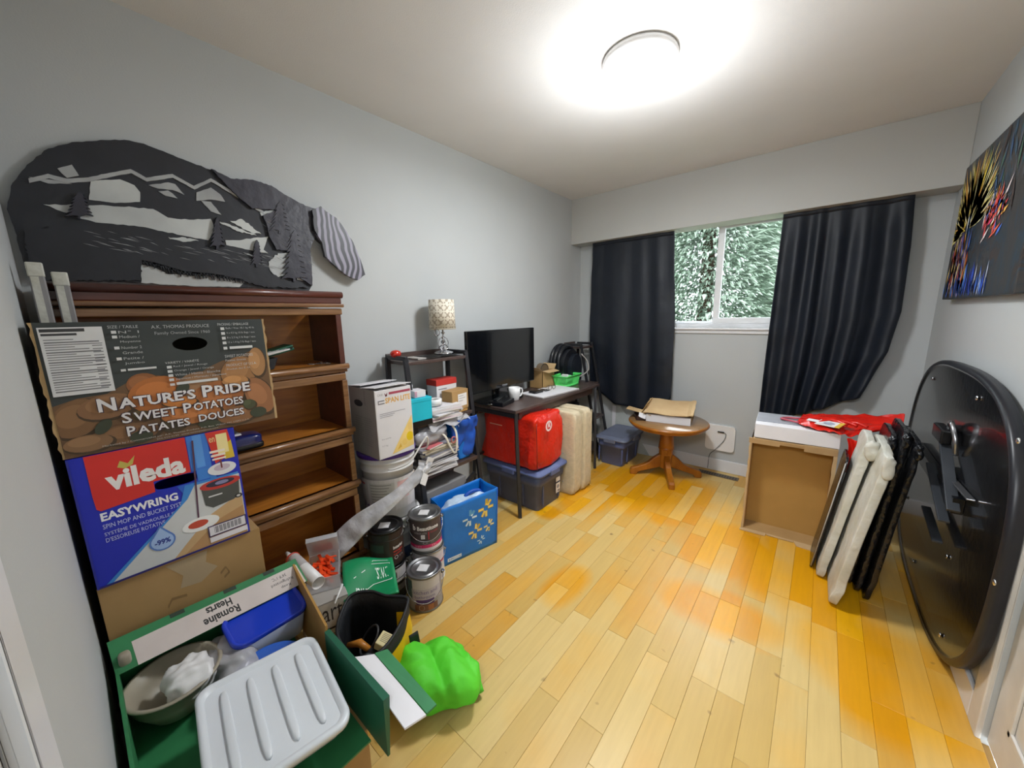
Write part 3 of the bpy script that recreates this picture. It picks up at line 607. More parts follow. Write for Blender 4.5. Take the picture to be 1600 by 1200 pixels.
head = relief('head_panel', 'art_grain', [[(0.842, 1.876), (0.884, 1.901), (0.904, 1.883), (0.955, 1.859), (0.998, 1.809), (1.031, 1.755), (1.062, 1.675), (1.082, 1.597), (1.038, 1.566), (0.976, 1.589), (0.930, 1.625), (0.878, 1.670), (0.871, 1.734), (0.843, 1.785)]], .036, .055, .0018, .014)
relief('neck_bracket', 'art_dark', [[(0.846, 1.874), (0.923, 1.855), (0.919, 1.708), (0.865, 1.746), (0.836, 1.786)]], .006, .036, .0005, .05)
# two tall thin wrapped panels in the near corner
for i, (y0, y1, x0, h, l) in enumerate(((-.036, -.008, .322, 1.527, 'tall thin white wrapped panel nearest the corner, behind the stacked cartons'), (.004, .032, .322, 1.505, 'tall thin white wrapped panel, the right one of two beside the bookcase top'))):
    t = thing('wrapped_panel', l, 'panel', (.335, (y0+y1)/2, 0), group='thin panels beside the bookcase')
    G().box(x0, x0+.03, y0, y1, 0, h).build('board', mat('panel_core', '#8F8C8C', .6), t, bevel=.003)
    G().box(x0-.0005, x0+.0315, y0-.001, y1+.001, h-.035, h+.002).build('end_cap', 'wrap_white', t, bevel=.003)
    G().box(x0+.03, x0+.0315, y0+.003, y0+.017, .02, h-.035).build('edge_strip', 'wrap_white', t)
# ============================================================ BOXES IN THE NEAR LEFT CORNER
def carton_shell(g, x0, x1, y0, y1, z0, z1, t=.005, top=True, m=0):
    g.box(x0, x1, y0, y1, z0, z0+t, m).box(x0, x0+t, y0, y1, z0, z1, m).box(x1-t, x1, y0, y1, z0, z1, m).box(x0, x1, y0, y0+t, z0, z1, m).box(x0, x1, y1-t, y1, z0, z1, m)
    if top: g.box(x0, x1, y0, y1, z1-t, z1, m)
    return g
def holed_panel(g, o, u, v, W_, H_, cx, cy, rx, ry, t, m=0, n=32, sq=1.0):
    # rectangular board of thickness t with an oval opening; o = lower left corner on the outer face
    o = Vector(o); u = Vector(u).normalized(); v = Vector(v).normalized(); w_ = u.cross(v).normalized()
    inn = []; out = []
    for k in range(n):
        a = 2*PI*k/n; c, s = math.cos(a), math.sin(a)
        inn.append((cx+rx*math.copysign(abs(c)**sq, c), cy+ry*math.copysign(abs(s)**sq, s)))
        ts = []
        if c > 1e-6: ts.append((W_-cx)/c)
        if c < -1e-6: ts.append(-cx/c)
        if s > 1e-6: ts.append((H_-cy)/s)
        if s < -1e-6: ts.append(-cy/s)
        q = min(ts); out.append([cx+c*q, cy+s*q])
    for cxr, cyr in ((0, 0), (W_, 0), (0, H_), (W_, H_)):
        k = min(range(n), key=lambda i: (out[i][0]-cxr)**2+(out[i][1]-cyr)**2); out[k] = [cxr, cyr]
    vs = [o+u*a+v*b for a, b in inn]+[o+u*a+v*b for a, b in out]; vs += [p-w_*t for p in vs]
    fs = []
    for k in range(n):
        j = (k+1) % n; fs += [(k, j, n+j, n+k), (2*n+k, 3*n+k, 3*n+j, 2*n+j), (k, 2*n+k, 2*n+j, j), (n+k, n+j, 3*n+j, 3*n+k)]
    g.add(vs, fs, m); return g
FX = .62
def clampface(f):
    op_ = f.poly
    def poly(pts, m): return op_([(min(1, max(0, a)), min(1, max(0, b))) for a, b in pts], m)
    f.poly = poly; return f
# tall brown carton at the bottom
t = thing('cardboard_carton', 'plain brown cardboard carton under the blue mop box', 'box', (.48, .13, 0))
carton_shell(G(), .362, FX-.002, -.045, .313, 0, .70).build('body', 'kraft', t, bevel=.002)
G().box(.363, FX, .132, .136, .6995, .7015).build('top_seam', 'kraft_inside', t)
f = Face.plane((FX-.002, -.045, .70), (0, .358, 0), (0, 0, -.7))
f.poly([(.36, .012), (.62, .01), (.6, .06), (.67, .1), (.55, .14), (.42, .13), (.45, .08)], '#B09A78')
f.line([(.33, .19), (.36, .16), (.45, .17)], .006, '#8E6F44', 2); f.line([(.68, .14), (.72, .12), (.74, .15), (.7, .165)], .006, '#8E6F44', 2)
f.done('tape_residue', t)
# mop and bucket box
t = thing('mop_box', 'blue and red printed spin mop carton standing between two brown cartons', 'box', (.49, .12, .701))
MX0, MX1, MY0, MY1, MZ0, MZ1 = .37, FX+.004, -.043, .287, .7025, 1.049
g = G(); g.box(MX0, MX1-.004, MY0, MY0+.004, MZ0, MZ1).box(MX0, MX1-.004, MY1-.004, MY1, MZ0, MZ1).box(MX0, MX0+.004, MY0, MY1, MZ0, MZ1).box(MX0, MX1-.004, MY0, MY1, MZ0, MZ0+.004).box(MX0, MX1-.004, MY0, MY1, MZ1-.004, MZ1)
mat('mop_blue', '#1B2BB8', .4, n=(5, .05))
g.build('body', 'mop_blue', t)
mw, mh = MY1-MY0, MZ1-MZ0
hx, hz, hrx, hrz = mw*.555, mh*.655, mw*.135, mh*.042
holed_panel(G(), (MX1, MY0, MZ0), (0, 1, 0), (0, 0, 1), mw, mh, hx, hz, hrx, hrz, .004, sq=.6).build('front_panel', 'mop_blue', t)
f = Face.plane((MX1, MY0, MZ1), (0, mw, 0), (0, 0, -mh))
# the print runs round the hand hole
hl, hr_, ht_, hb_ = .555-.137, .555+.137, .345-.045, .345+.045
f.rect(.66, 0, .80, ht_, '#3F7CD8').rect(hr_, ht_, .82, .46, '#3F84DA').rect(.70, .0, .76, ht_-.02, '#5C9BE6')
f.poly([(.55, hb_), (.78, hb_), (.78, .46), (.58, .46)], '#2A62CC')
f.rect(.085, 0, .655, ht_, '#D8302A').poly([(.085, ht_-.001), (hl, ht_-.001), (hl, .385), (.11, .42), (.09, .40)], '#D8302A')
f.text('vileda', .165, .135, .625, .29, '#F4F0EE', bold=.04)
f.poly([(.24, .125), (.26, .08), (.30, .11), (.345, .06), (.325, .125), (.28, .145)], '#C8B85A')
f.text('EASYWRING', .10, .435, .545, .50, '#F2F2F8', bold=.035)
f.text('SPIN MOP AND BUCKET SYSTEM', .10, .525, .60, .56, '#C8D0F0').text('SYSTÈME DE VADROUILLE ET', .10, .582, .52, .615, '#C8D0F0').text('D\'ESSOREUSE ROTATIVE', .10, .632, .44, .665, '#C8D0F0')
# pale swoosh and the wood floor picture at the bottom right
f.poly([(.05, .985), (.55, .55), (.60, .40), (.98, .40), (.98, .985)], '#3E8AD6').poly([(.09, .985), (.60, .52), (.66, .42), (.985, .42), (.985, .985)], '#CFD2D2').poly([(.45, .985), (.72, .72), (.98, .60), (.98, .985)], '#C9A678').poly([(.52, .985), (.78, .78), (.98, .72), (.98, .985)], '#B98F60')
# red column with the figure one and the picture of the mop head
f.poly([(.79, .0), (.95, .0), (.965, .12), (.97, .22), (.83, .28)], '#D2382A').poly([(.90, .14), (.965, .10), (.975, .26), (.90, .26)], '#D8B83A')
f.text('1', .86, .03, .94, .20, '#F0E0A0', bold=.05).text('en', .81, .05, .85, .09, '#F0E0A0').rect(.80, .165, .91, .185, '#F2E6D8').rect(.805, .20, .91, .22, '#F2E6D8').rect(.81, .235, .91, .25, '#F2E6D8')
f.ell(.87, .335, .105, .055, '#E4E4E8').ell(.87, .325, .06, .028, '#C8B8C8').rect(.862, .25, .874, .33, '#7A3A3A')
f.poly([(.70, .47), (.98, .44), (.965, .60), (.92, .64), (.76, .66), (.71, .62)], '#50524F').ell(.84, .46, .15, .045, '#C23A34').ell(.84, .455, .105, .027, '#2E2E44').ell(.85, .455, .05, .016, '#8C8CB4')
f.ell(.955, .62, .03, .02, '#2A2A2A').ell(.955, .62, .015, .01, '#CFCFCF').rect(.74, .55, .84, .562, '#D8D8D8')
f.line([(.70, .04), (.645, .75)], .012, '#5A3A50', 1)
f.ell(.66, .765, .13, .06, '#EDEDEA').ell(.64, .76, .07, .032, '#C24A34')
f.ell(.40, .80, .082, .075, '#5A80C8').poly([(.335, .755), (.40, .665), (.465, .755)], '#5A80C8').ell(.40, .80, .070, .064, '#A4C0EA').poly([(.345, .765), (.40, .685), (.455, .765)], '#A4C0EA').text('-99%', .35, .78, .45, .825, '#2A3A90', bold=.04)
f.rect(.695, .815, .985, .915, '#40305A').rect(.705, .825, .975, .905, '#E8E4E8').rect(.70, .92, .985, .965, '#E8E4E8')
for i in range(22): f.rect(.74+i*.0095, .832, .74+i*.0095+(.006 if i % 3 else .003), .892, '#50505A'); f.k -= 1
f.rect(0, .985, 1, 1, '#2A2470').rect(0, 0, .012, 1, '#28309A')
f.done('printed_front', t)
f = Face.plane((MX1-.002, MY1, MZ1), (-.25, 0, 0), (0, 0, -mh)); f.rect(.0, .0, .35, 1, '#3A4A8A').rect(.5, .2, .95, .5, '#E8E4E8').done('printed_side', t)
G().box(MX0+.06, MX1-.004, MY1-.03, MY1+.018, MZ1-.03, MZ1-.027).build('torn_flap', 'white_card', t)
# sweet potato box on top
PY0, PY1, PZ0, PZ1 = -.042, .402, 1.051, 1.371
t = thing('produce_box', 'dark printed sweet potato carton on top of the corner stack', 'box', (.49, .18, PZ0))
mat('potato_board', '#3C4242', .6, n=(7, .1)); mat('potato_side', '#4A3B28', .7, n=(12, .35), h2='#28301F')
g = G(); g.box(.37, FX-.004, PY0, PY0+.004, PZ0, PZ1).box(.37, FX-.004, PY1-.004, PY1, PZ0, PZ1).box(.37, .374, PY0, PY1, PZ0, PZ1).box(.37, FX-.004, PY0, PY1, PZ0, PZ0+.004).box(.37, FX-.06, PY0, PY1, PZ1-.006, PZ1-.002)
g.build('body', 'potato_side', t)
pw_, ph_ = PY1-PY0, PZ1-PZ0
holed_panel(G(), (FX, PY0, PZ0), (0, 1, 0), (0, 0, 1), pw_, ph_, pw_*.595, ph_*.80, pw_*.085, ph_*.058, .004).build('front_panel', 'potato_board', t)
rn = random.Random(5); g = G()
# torn corrugated right and left edges
for (yy, sgn) in ((PY1, 1), (PY0, -1)):
    pts = [(yy, PZ0)]+[(yy+sgn*(.003+rn.random()*.005), PZ0+ph_*k/24) for k in range(25)]+[(yy, PZ1)]
    g.prism(pts, lambda u, v_, w_: (w_, u, v_), FX-.004, FX-.0005)
g.build('torn_edge', 'kraft_light', t)
f = clampface(Face.plane((FX, PY0, PZ1), (0, pw_, 0), (0, 0, -ph_)))
f.poly([(.0, .60), (.09, .56), (.2, .55), (.3, .47), (.36, .42), (.43, .45), (.5, .52), (.58, .50), (.66, .42), (.74, .37), (.82, .36), (.9, .30), (.97, .34), (1, .40), (1, 1), (0, 1)], '#6E5238')
for (a, b, ra, rb, m_, ro) in ((.08, .72, .10, .16, '#7E5C3C', .3), (.2, .66, .1, .13, '#8A6444', 1.2), (.36, .52, .08, .1, '#8E5A34', 0), (.42, .62, .15, .17, '#B06A34', .2), (.62, .58, .13, .13, '#8E6A4A', -.3), (.70, .70, .15, .15, '#A8683A', .4), (.55, .82, .16, .1, '#B4703C', .1), (.83, .5, .11, .16, '#9C7046', .2), (.94, .42, .055, .15, '#A87C50', 0), (.93, .75, .09, .2, '#9A6844', -.2), (.26, .9, .14, .09, '#7A583A', 0), (.78, .9, .12, .09, '#8C6240', 0), (.1, .92, .1, .07, '#8A6848', 0), (.45, .9, .06, .05, '#4A4230', 0), (.33, .77, .05, .04, '#5A4C30', .5), (.86, .82, .04, .05, '#4C5038', 0), (.5, .70, .09, .05, '#C07838', .2), (.80, .58, .08, .06, '#B88450', .1)): f.ell(a, b, ra, rb, '#4A3826', ro).ell(a-.006, b-.012, ra*.92, rb*.92, m_, ro).ell(a-.02, b-.03, ra*.6, rb*.55, '#%02X%02X%02X' % tuple(min(255, int(int(m_[k:k+2], 16)*1.10)+4) for k in (1, 3, 5)), ro)
for (a, b, ra, rb) in ((.30, .93, .05, .05), (.62, .93, .06, .04), (.16, .80, .03, .06), (.90, .90, .05, .05), (.52, .58, .03, .05)): f.ell(a, b, ra, rb, '#3E4434', .4)
f.rect(.012, .035, .235, .53, '#D9DADC').rect(.018, .045, .17, .068, '#3A3A3C').rect(.02, .078, .14, .094, '#3A3A3C')
for i in range(22):
    b = .12+i*.0178; f.rect(.024, b, .024+(.19 if i % 4 == 1 else .10+.05*((i*7) % 3)), b+.006 if i % 4 != 1 else b+.009, '#77777A'); f.k -= 1
for i in range(14): f.rect(.185, .17+i*.024, .222, .178+i*.024, '#8A8A8E'); f.k -= 1
f.k += 1
f.text('SIZE / TAILLE', .255, .03, .375, .052, '#B8BCBC')
for i, (b, s_) in enumerate(((.078, 'N° 1'), (.115, 'Medium /'), (.155, 'Moyenne'), (.20, 'Number 2'), (.24, 'Grande'), (.285, 'Petite /'), (.325, 'Jumbo'))):
    if i not in (2, 4, 6): f.rect(.265, b-.008, .285, b+.014, '#D8DADA'); f.k -= 1
    f.text(s_, .293, b-.007, .375, b+.014, '#B8BCBC'); f.k -= 1
f.rect(.272, .37, .292, .388, '#D8DADA').rect(.3, .37, .42, .386, '#D8DADA')
f.text('A.K. THOMAS PRODUCE', .43, .035, .70, .062, '#B8BCBC').text('Family Owned Since 1960', .44, .088, .70, .12, '#A8ACAC')
f.text('PACKING / EMBALLAGE', .745, .03, .915, .052, '#C4C8C8')
for i, s_ in enumerate(('Bulk / Vrac 18.1 kg 40 lb', '4 x 4.5 kg 10 lb Bags / sacs', '8 x 2.3 kg 5 lb Bags / sacs', '12 x 1.4 kg 3 lb Bags / sacs')):
    b = .068+i*.043; f.rect(.757, b, .777, b+.024, '#D8DADA'); f.text(s_, .785, b, .945, b+.022, '#B8BCBC'); f.k -= 2
f.rect(.757, .245, .777, .27, '#D8DADA').rect(.79, .245, .92, .268, '#D8DADA')
f.text('SWEET POTATOES', .757, .32, .915, .345, '#C4C8C8').text('Patates douces', .757, .36, .87, .38, '#B8BCBC').text('PRODUCT OF U.S.A.', .757, .405, .93, .428, '#C4C8C8').text('Produit des É.-U.', .757, .44, .89, .46, '#B8BCBC')
f.text('VARIETY / VARIÉTÉ', .46, .335, .62, .358, '#C4C8C8')
for i, s_ in enumerate(('Red / Jewel / Rouge', 'Orange / Jewel / Orange', 'White / Hanna / Blanche', 'Japanese / Murasaki / Japonaise')):
    b = .375+i*.036; f.rect(.465, b, .487, b+.022, '#D8DADA'); f.text(s_, .495, b, .66+(.03*i), b+.02, '#B8BCBC'); f.k -= 2
f.rect(.465, .525, .487, .545, '#D8DADA').rect(.495, .52, .70, .542, '#D8DADA')
for dx, dy, cc in ((.004, .006, '#3A2436'), (-.003, -.004, '#3A2436'), (0, 0, '#E2E0E2')):
    f.text('N', .155+dx, .58+dy, .225+dx, .685+dy, cc, bold=.03).text('ATURE’S', .235+dx, .595+dy, .575+dx, .68+dy, cc, bold=.03).text('P', .61+dx, .575+dy, .665+dx, .68+dy, cc, bold=.03).text('RIDE', .675+dx, .59+dy, .87+dx, .675+dy, cc, bold=.03); f.k -= 3
    f.text('S', .235+dx, .715+dy, .275+dx, .80+dy, cc, bold=.02).text('WEET', .285+dx, .725+dy, .475+dx, .795+dy, cc, bold=.02).text('P', .505+dx, .71+dy, .545+dx, .795+dy, cc, bold=.02).text('OTATOES', .555+dx, .72+dy, .82+dx, .79+dy, cc, bold=.02); f.k -= 3
    f.text('P', .245+dx, .83+dy, .28+dx, .91+dy, cc, bold=.02).text('ATATES', .29+dx, .84+dy, .525+dx, .905+dy, cc, bold=.02).text('DOUCES', .57+dx, .83+dy, .815+dx, .895+dy, cc, bold=.02); f.k -= 2
f.text('Marketed by / Commercialisé par: A.K. Thomas Produce, P.O. Box, Wilson, NC 27893 U.S.A.', .14, .945, .84, .962, '#B8B4AC').text('252-555-0199  www.sweetpotatoes.com', .36, .97, .66, .985, '#B8B4AC')
f.done('printed_front', t)
# ------------------------------------------------------------ produce crate full of containers
CX0, CX1, CY0, CY1, CZ0, CZ1 = .645, 1.235, -.045, .375, .365, .55
t = thing('cardboard_carton', 'plain brown carton under the green produce crate', 'box', (.93, .16, 0))
carton_shell(G(), .655, 1.20, -.04, .335, 0, .363).build('body', 'kraft', t, bevel=.002)
t = thing('produce_crate', 'open green and white romaine lettuce crate in front of the stacked cartons', 'crate', (.93, .16, CZ0))
def Q(x, y, z):  # crate right side leans: narrows towards the camera side
    k = (x-CX0)/(CX1-CX0); return (x, y+(0 if y < .1 else -.036*min(1, k*1.9)), z)
g = G()
g.box(CX0, CX0+.006, CY0, CY1+.01, CZ0, CZ1-.03)
g.box(CX0, CX1, CY0, CY0+.006, CZ0, CZ1-.03).box(CX0, CX1, CY0, CY1-.05, CZ0, CZ0+.005)
g.build('body', 'crate_green', t)
G().hexa([Q(CX0, CY1, CZ0), Q(1.0, CY1, CZ0), Q(1.0, CY1-.006, CZ0), Q(CX0, CY1-.006, CZ0)], [Q(CX0, CY1+.012, CZ1), Q(1.0, CY1+.006, CZ1-.015), Q(1.0, CY1, CZ1-.015), Q(CX0, CY1+.006, CZ1)]).build('side_panel', 'kraft_inside', t)
G().hexa([Q(1.0, CY1, CZ0), Q(CX1+.06, CY1, CZ0), Q(CX1+.06, CY1-.006, CZ0), Q(1.0, CY1-.006, CZ0)], [Q(1.0, CY1+.01, CZ1-.03), Q(CX1+.06, CY1+.012, CZ1-.03), Q(CX1+.06, CY1-.004, CZ1-.03), Q(1.0, CY1-.004, CZ1-.03)]).build('side_panel', 'crate_dark_green', t)
# long printed flap along the back, turned down inward
o_ = Vector((CX0-.004, CY0-.004, CZ1+.012)); u_ = Vector((.012, CY1-CY0+.022, -.004)); d_ = Vector((.078, .004, -.05))
n_ = d_.cross(u_).normalized()
G().hexa([o_-n_*.004, o_+u_-n_*.004, o_+u_+d_-n_*.004, o_+d_-n_*.004], [o_, o_+u_, o_+u_+d_, o_+d_]).build('printed_flap', 'crate_green', t)
f = Face.plane(o_, u_, d_)
f.poly([(.09, .28), (.985, .24), (.99, 1), (.09, 1)], '#CFC4BE')
f.text('Romaine', .40, .63, .59, .90, '#2A2A2A', flip=True, bold=.03).text('Hearts', .43, .31, .565, .57, '#2A2A2A', flip=True, bold=.03)
f.text('Keep', .84, .74, .90, .86, '#3A3A3A', flip=True).text('Refrigerated', .79, .54, .93, .68, '#3A3A3A', flip=True).text('34°F 1°C', .81, .36, .90, .48, '#3A3A3A', flip=True)
for a in (.27, .545, .78): f.rect(a, .0, a+.07, .13, '#2A3A2C')
f.done('print', t)
G().sbox((CX0+.05, CY0+.02, CZ1-.02), (.014, .012, .018), .6, 14, 10).build('corner_tab', 'beige_plastic', t)
# folded out corner flap on the right side
a_ = [(1.13, .352, .512), (1.152, .395, .50), (1.36, .40, .47), (1.35, .35, .475)]
G().hexa([Vector(p)-Vector((0, 0, .005)) for p in a_], a_).build('corner_flap', 'white_card', t)
a_ = [(1.152, .396, .502), (1.165, .425, .50), (1.36, .43, .47), (1.36, .402, .472)]
G().hexa([Vector(p)-Vector((0, 0, .005)) for p in a_], a_).build('flap_edge', 'crate_green', t)
# containers inside
def rrect(hx, hy, r, n=6):
    out = []
    for cx, cy, a0 in ((hx-r, hy-r, 0), (-hx+r, hy-r, 90), (-hx+r, -hy+r, 180), (hx-r, -hy+r, 270)):
        for k in range(n+1): a = math.radians(a0+90*k/n); out.append((cx+r*math.cos(a), cy+r*math.sin(a)))
    return out
def loft(g, rings, m=0, cap0=True, cap1=True, sm=True):
    n = len(rings[0]); vs = [p for r in rings for p in r]
    g.add(vs, [(i*n+k, i*n+(k+1) % n, (i+1)*n+(k+1) % n, (i+1)*n+k) for i in range(len(rings)-1) for k in range(n)], m, sm)
    if cap0: g.add(rings[0], [tuple(range(n))[::-1]], m)
    if cap1: g.add(rings[-1], [tuple(range(n))], m)
    return g
def tub(name, label, cx, cy, z0, hx, hy, h, bodym, lidm, rz=0, tilt=None, lidh=.012, cat='container', group=None, ribs=0):
    t = thing(name, label, cat, (cx, cy, z0), rz, group)
    if tilt: t.rotation_euler = (tilt[0], tilt[1], rz)
    def ring(sx, sy, z, r): return [(a, b, z) for a, b in rrect(sx, sy, r)]
    loft(G(), [ring(hx*.86, hy*.86, 0, .02), ring(hx*.9, hy*.9, .004, .025), ring(hx*.97, hy*.97, h-.005, .03)]).build('tub_body', bodym, t, local=True)
    loft(G(), [ring(hx, hy, h-.012, .032), ring(hx*1.03, hy*1.03, h-.010, .034), ring(hx*1.03, hy*1.03, h, .034), ring(hx, hy, h+.004, .032), ring(hx*.93, hy*.93, h+.003, .028), ring(hx*.90, hy*.90, h-.004, .026)]).build('lid', lidm, t, local=True)
    if ribs:
        for k in range(ribs):
            y = -hy*.62+hy*1.24*k/(ribs-1); G().sbox((0, y, h-.003), (hx*.78, hy*.07, .006), .5, 16, 8).build('rib', lidm, t, local=True)
    return t
tub('food_container', 'clear tub with bright blue rectangular lid in the produce crate', .745, .262, .40, .062, .098, .10, 'milky_plastic', 'lid_blue', .05, (0, .22))
tub('food_container', 'large white ribbed lid container nearest the camera in the crate', 1.085, .175, .455, .145, .125, .043, 'milky_plastic', 'ribbed_white', -.12, (-.05, .06), ribs=4)
t = thing('food_container', 'round container with a darker blue lid, half under the white ribbed lid', 'container', (.925, .215, .372))
G().lathe([(0, 0), (.075, 0), (.085, .07)], (0, 0, 0), 32).build('tub_body', 'milky_plastic', t, local=True)
G().lathe([(.082, .062), (.09, .064), (.09, .078), (.084, .082), (.078, .077), (0, .077)], (0, 0, 0), 36).build('lid', 'lid_blue_round', t, local=True)
t = thing('mixing_bowl', 'beige round plastic bowl in the near left end of the crate', 'bowl', (.775, .05, .385))
G().lathe([(0, 0), (.055, 0), (.085, .05), (.095, .085), (.099, .086), (.099, .09), (.09, .09), (.08, .05), (.05, .008), (0, .008)], (0, 0, 0), 36).build('bowl', 'beige_plastic', t, local=True)
tag(G().sbox((.80, .075, .462), (.058, .05, .035), .8, 36, 24, 0, lambda p: p*(1+.25*noise.noise(p*45))).build('plastic_bag', 'plastic_white'), 'crumpled white plastic bag lying in the beige bowl', 'bag')
tag(G().sbox((.80, .165, .43), (.10, .05, .05), .8, 44, 28, 0, lambda p: p*(1+.3*noise.noise(p*30+Vector((3, 1, 2))))).build('plastic_bag', 'milky_film'), 'crumpled clear plastic bag between the bowl and the blue lidded tubs', 'bag')
# ------------------------------------------------------------ small carton with levelling clips, caulk
T0 = rotz((.49, .52, 0), -.25)
t = thing('printed_carton', 'light printed carton behind the tool pouch with orange clips on it', 'box', (.49, .52, 0))
G().box(.40, .60, .44, .60, 0, .285, 0, T0).build('body', 'grey_card', t, bevel=.002)
f = Face(lambda a, b, d: T0 @ Vector((.60+d, .44+.16*a, .285-.285*b)))
f.rect(.02, .02, .98, .9, '#D6D2C8').text('mart', .1, .08, .85, .3, '#3A3634', slope=0).rect(.05, .40, .95, .43, '#3A3634').rect(.05, .5, .8, .515, '#77736E').rect(.05, .56, .9, .575, '#77736E').rect(.05, .7, .6, .72, '#3A3634')
f.done('print', t)
T1 = rotz((.45, .60, .286), -.45)
t = thing('clear_box', 'open clear plastic box of orange clips on the light printed carton', 'box', (.47, .55, .286))
g = G(); x0, x1, y0, y1, z0, z1 = .38, .56, .50, .62, .2865, .345
g.box(x0, x1, y0, y1, z0, z0+.003, 0, T1).box(x0, x0+.003, y0, y1, z0, z1, 0, T1).box(x1-.003, x1, y0, y1, z0, z1, 0, T1).box(x0, x1, y0, y0+.003, z0, z1, 0, T1).box(x0, x1, y1-.003, y1, z0, z1, 0, T1)
g.build('tray', 'clear_plastic', t)
Tl = T1 @ Matrix.Translation((.38, .56, .35)) @ Matrix.Rotation(math.radians(-58), 4, 'Y')
g = G().box(-.01, .11, -.06, .06, 0, .003, 0, Tl).box(-.01, .11, -.06, -.057, 0, .02, 0, Tl).box(-.01, .11, .057, .06, 0, .02, 0, Tl).box(.107, .11, -.06, .06, 0, .02, 0, Tl); g.build('open_lid', 'clear_plastic', t)
G().box(.01, .07, -.035, .035, .003, .004, 0, Tl).build('red_label', 'red_film', t)
rn = random.Random(9)
wedge0 = None
for i in range(26):
    if wedge0 is None:
        g = G(); g.prism([(-.035, 0), (.035, 0), (.035, .012), (-.03, .003)], lambda u, v_, w_: (u, w_, v_), -.006, .006); me = g.build('levelling_wedge', 'orange_plastic', None, bevel=.0008); wedge0 = me; o = me
    else: o = wedge0.copy(); COL.objects.link(o)
    p = T1 @ Vector((rn.uniform(.415, .525), rn.uniform(.535, .585), .293+.0022*i)); o.location = p; o.rotation_euler = (rn.uniform(-.35, .35), rn.uniform(-.3, .3), rn.uniform(0, 6.28))
    tag(o, 'orange tapered tile clip loose in the clear plastic box', 'clip', 'orange clips in the clear box')
ax0, ax1 = Vector((.335, .46, .405)), Vector((.60, .475, .385))
t = thing('caulk_tube', 'white caulking cartridge with red cap lying above the clear box', 'tube', ax0)
dv = (ax1-ax0).normalized()
G().tube([ax0+dv*.05, ax1], .024, 20, cap=False).build('cartridge', 'plastic_white', t, solid=.002)
G().tube([ax0+dv*.07, ax0+dv*.15], .0252, 20, cap=False).build('label', P('#B8B4B4'), t)
G().tube([ax0+dv*.045, ax0+dv*.055, ax0+dv*.06], [.018, .0275, .0275], 20).build('cap', 'caulk_red', t)
G().tube([ax0, ax0+dv*.02, ax0+dv*.045], [.006, .009, .014], 14).build('nozzle', 'plastic_white', t)
G().tube([ax1-dv*.05, ax1-dv*.048], .022, 20).build('plunger', 'grey_card', t)
tag(G().tube([(.66, .50, .31), (.60, .56, .325)], [.003, .0045], 8).build('white_stick', 'plastic_white'), 'short white plastic stick poking from the light printed carton', 'stick')
# green packet
t = thing('green_packet', 'flat green packet with white printing leaning on the black paint can', 'packet', (.60, .70, .22))
def gp(u, v, d=0): 
    x = .445+.20*u*.62+.30*v*.62; y = .635+.30*u*.56-.09*v; z = .305-.045*v+.012*math.sin(u*5+v*3)+.01*math.sin(v*6)-.0*u
    return Vector((x, y, z+d))
G().grid(lambda u, v: gp(u, v), 16, 12).build('pouch', 'packet_green', t, solid=.006)
f = Face(lambda a, b, d: gp(a, b, .0032+d), True)
f.text('I.W.S.', .62, .28, .86, .52, '#E8F4EC', flip=True, bold=.02); f.line([(.56, .2), (.92, .2), (.92, .6), (.56, .6), (.3, .78)], .012, '#E8F4EC'); f.line([(.9, .1), (.6, .1), (.42, .35), (.2, .5)], .012, '#E8F4EC')
f.text('Fiver', .2, .66, .42, .84, '#E8F4EC', flip=True, bold=.02); f.done('print', t)
# long translucent plastic sleeve
t = thing('plastic_sleeve', 'long crumpled translucent plastic sleeve slanting from bookcase to white pail', 'sleeve', (.45, .8, .3))
pth = bent([(.335, .60, .29), (.37, .66, .35), (.41, .74, .425), (.455, .85, .49), (.475, .96, .545), (.48, 1.06, .60), (.47, 1.09, .64)], 6)
def slv(u, v):
    i = min(int(v*(len(pth)-1)), len(pth)-2); k = v*(len(pth)-1)-i; c = pth[i].lerp(pth[i+1], k); tg = (pth[i+1]-pth[i]).normalized(); sd = Vector((.62, .1, -.72)); sd = (sd-tg*sd.dot(tg)).normalized(); up = sd.cross(tg)
    wd = .040+.012*math.sin(v*7)-.012*max(0, (v-.75)*4); a = 2*PI*u
    return c+sd*math.cos(a)*wd+up*math.sin(a)*(.008+.008*noise.noise(Vector((u*4, v*9, 0))))+up*noise.noise(Vector((math.cos(a)*1.5, v*14, 3)))*.012
G().grid(slv, 20, 60).build('film', 'milky_film', t)
for i, (p, r_) in enumerate((((.488, 1.08, .60), .3), ((.478, 1.11, .635), -.5), ((.505, 1.05, .565), .9))):
    T = Matrix.Translation(p) @ Matrix.Rotation(r_, 4, 'X') @ Matrix.Rotation(.25, 4, 'Z'); G().box(-.001, .001, -.028, .028, -.020, .020, 0, T).build('paper_tag', 'paper', t)
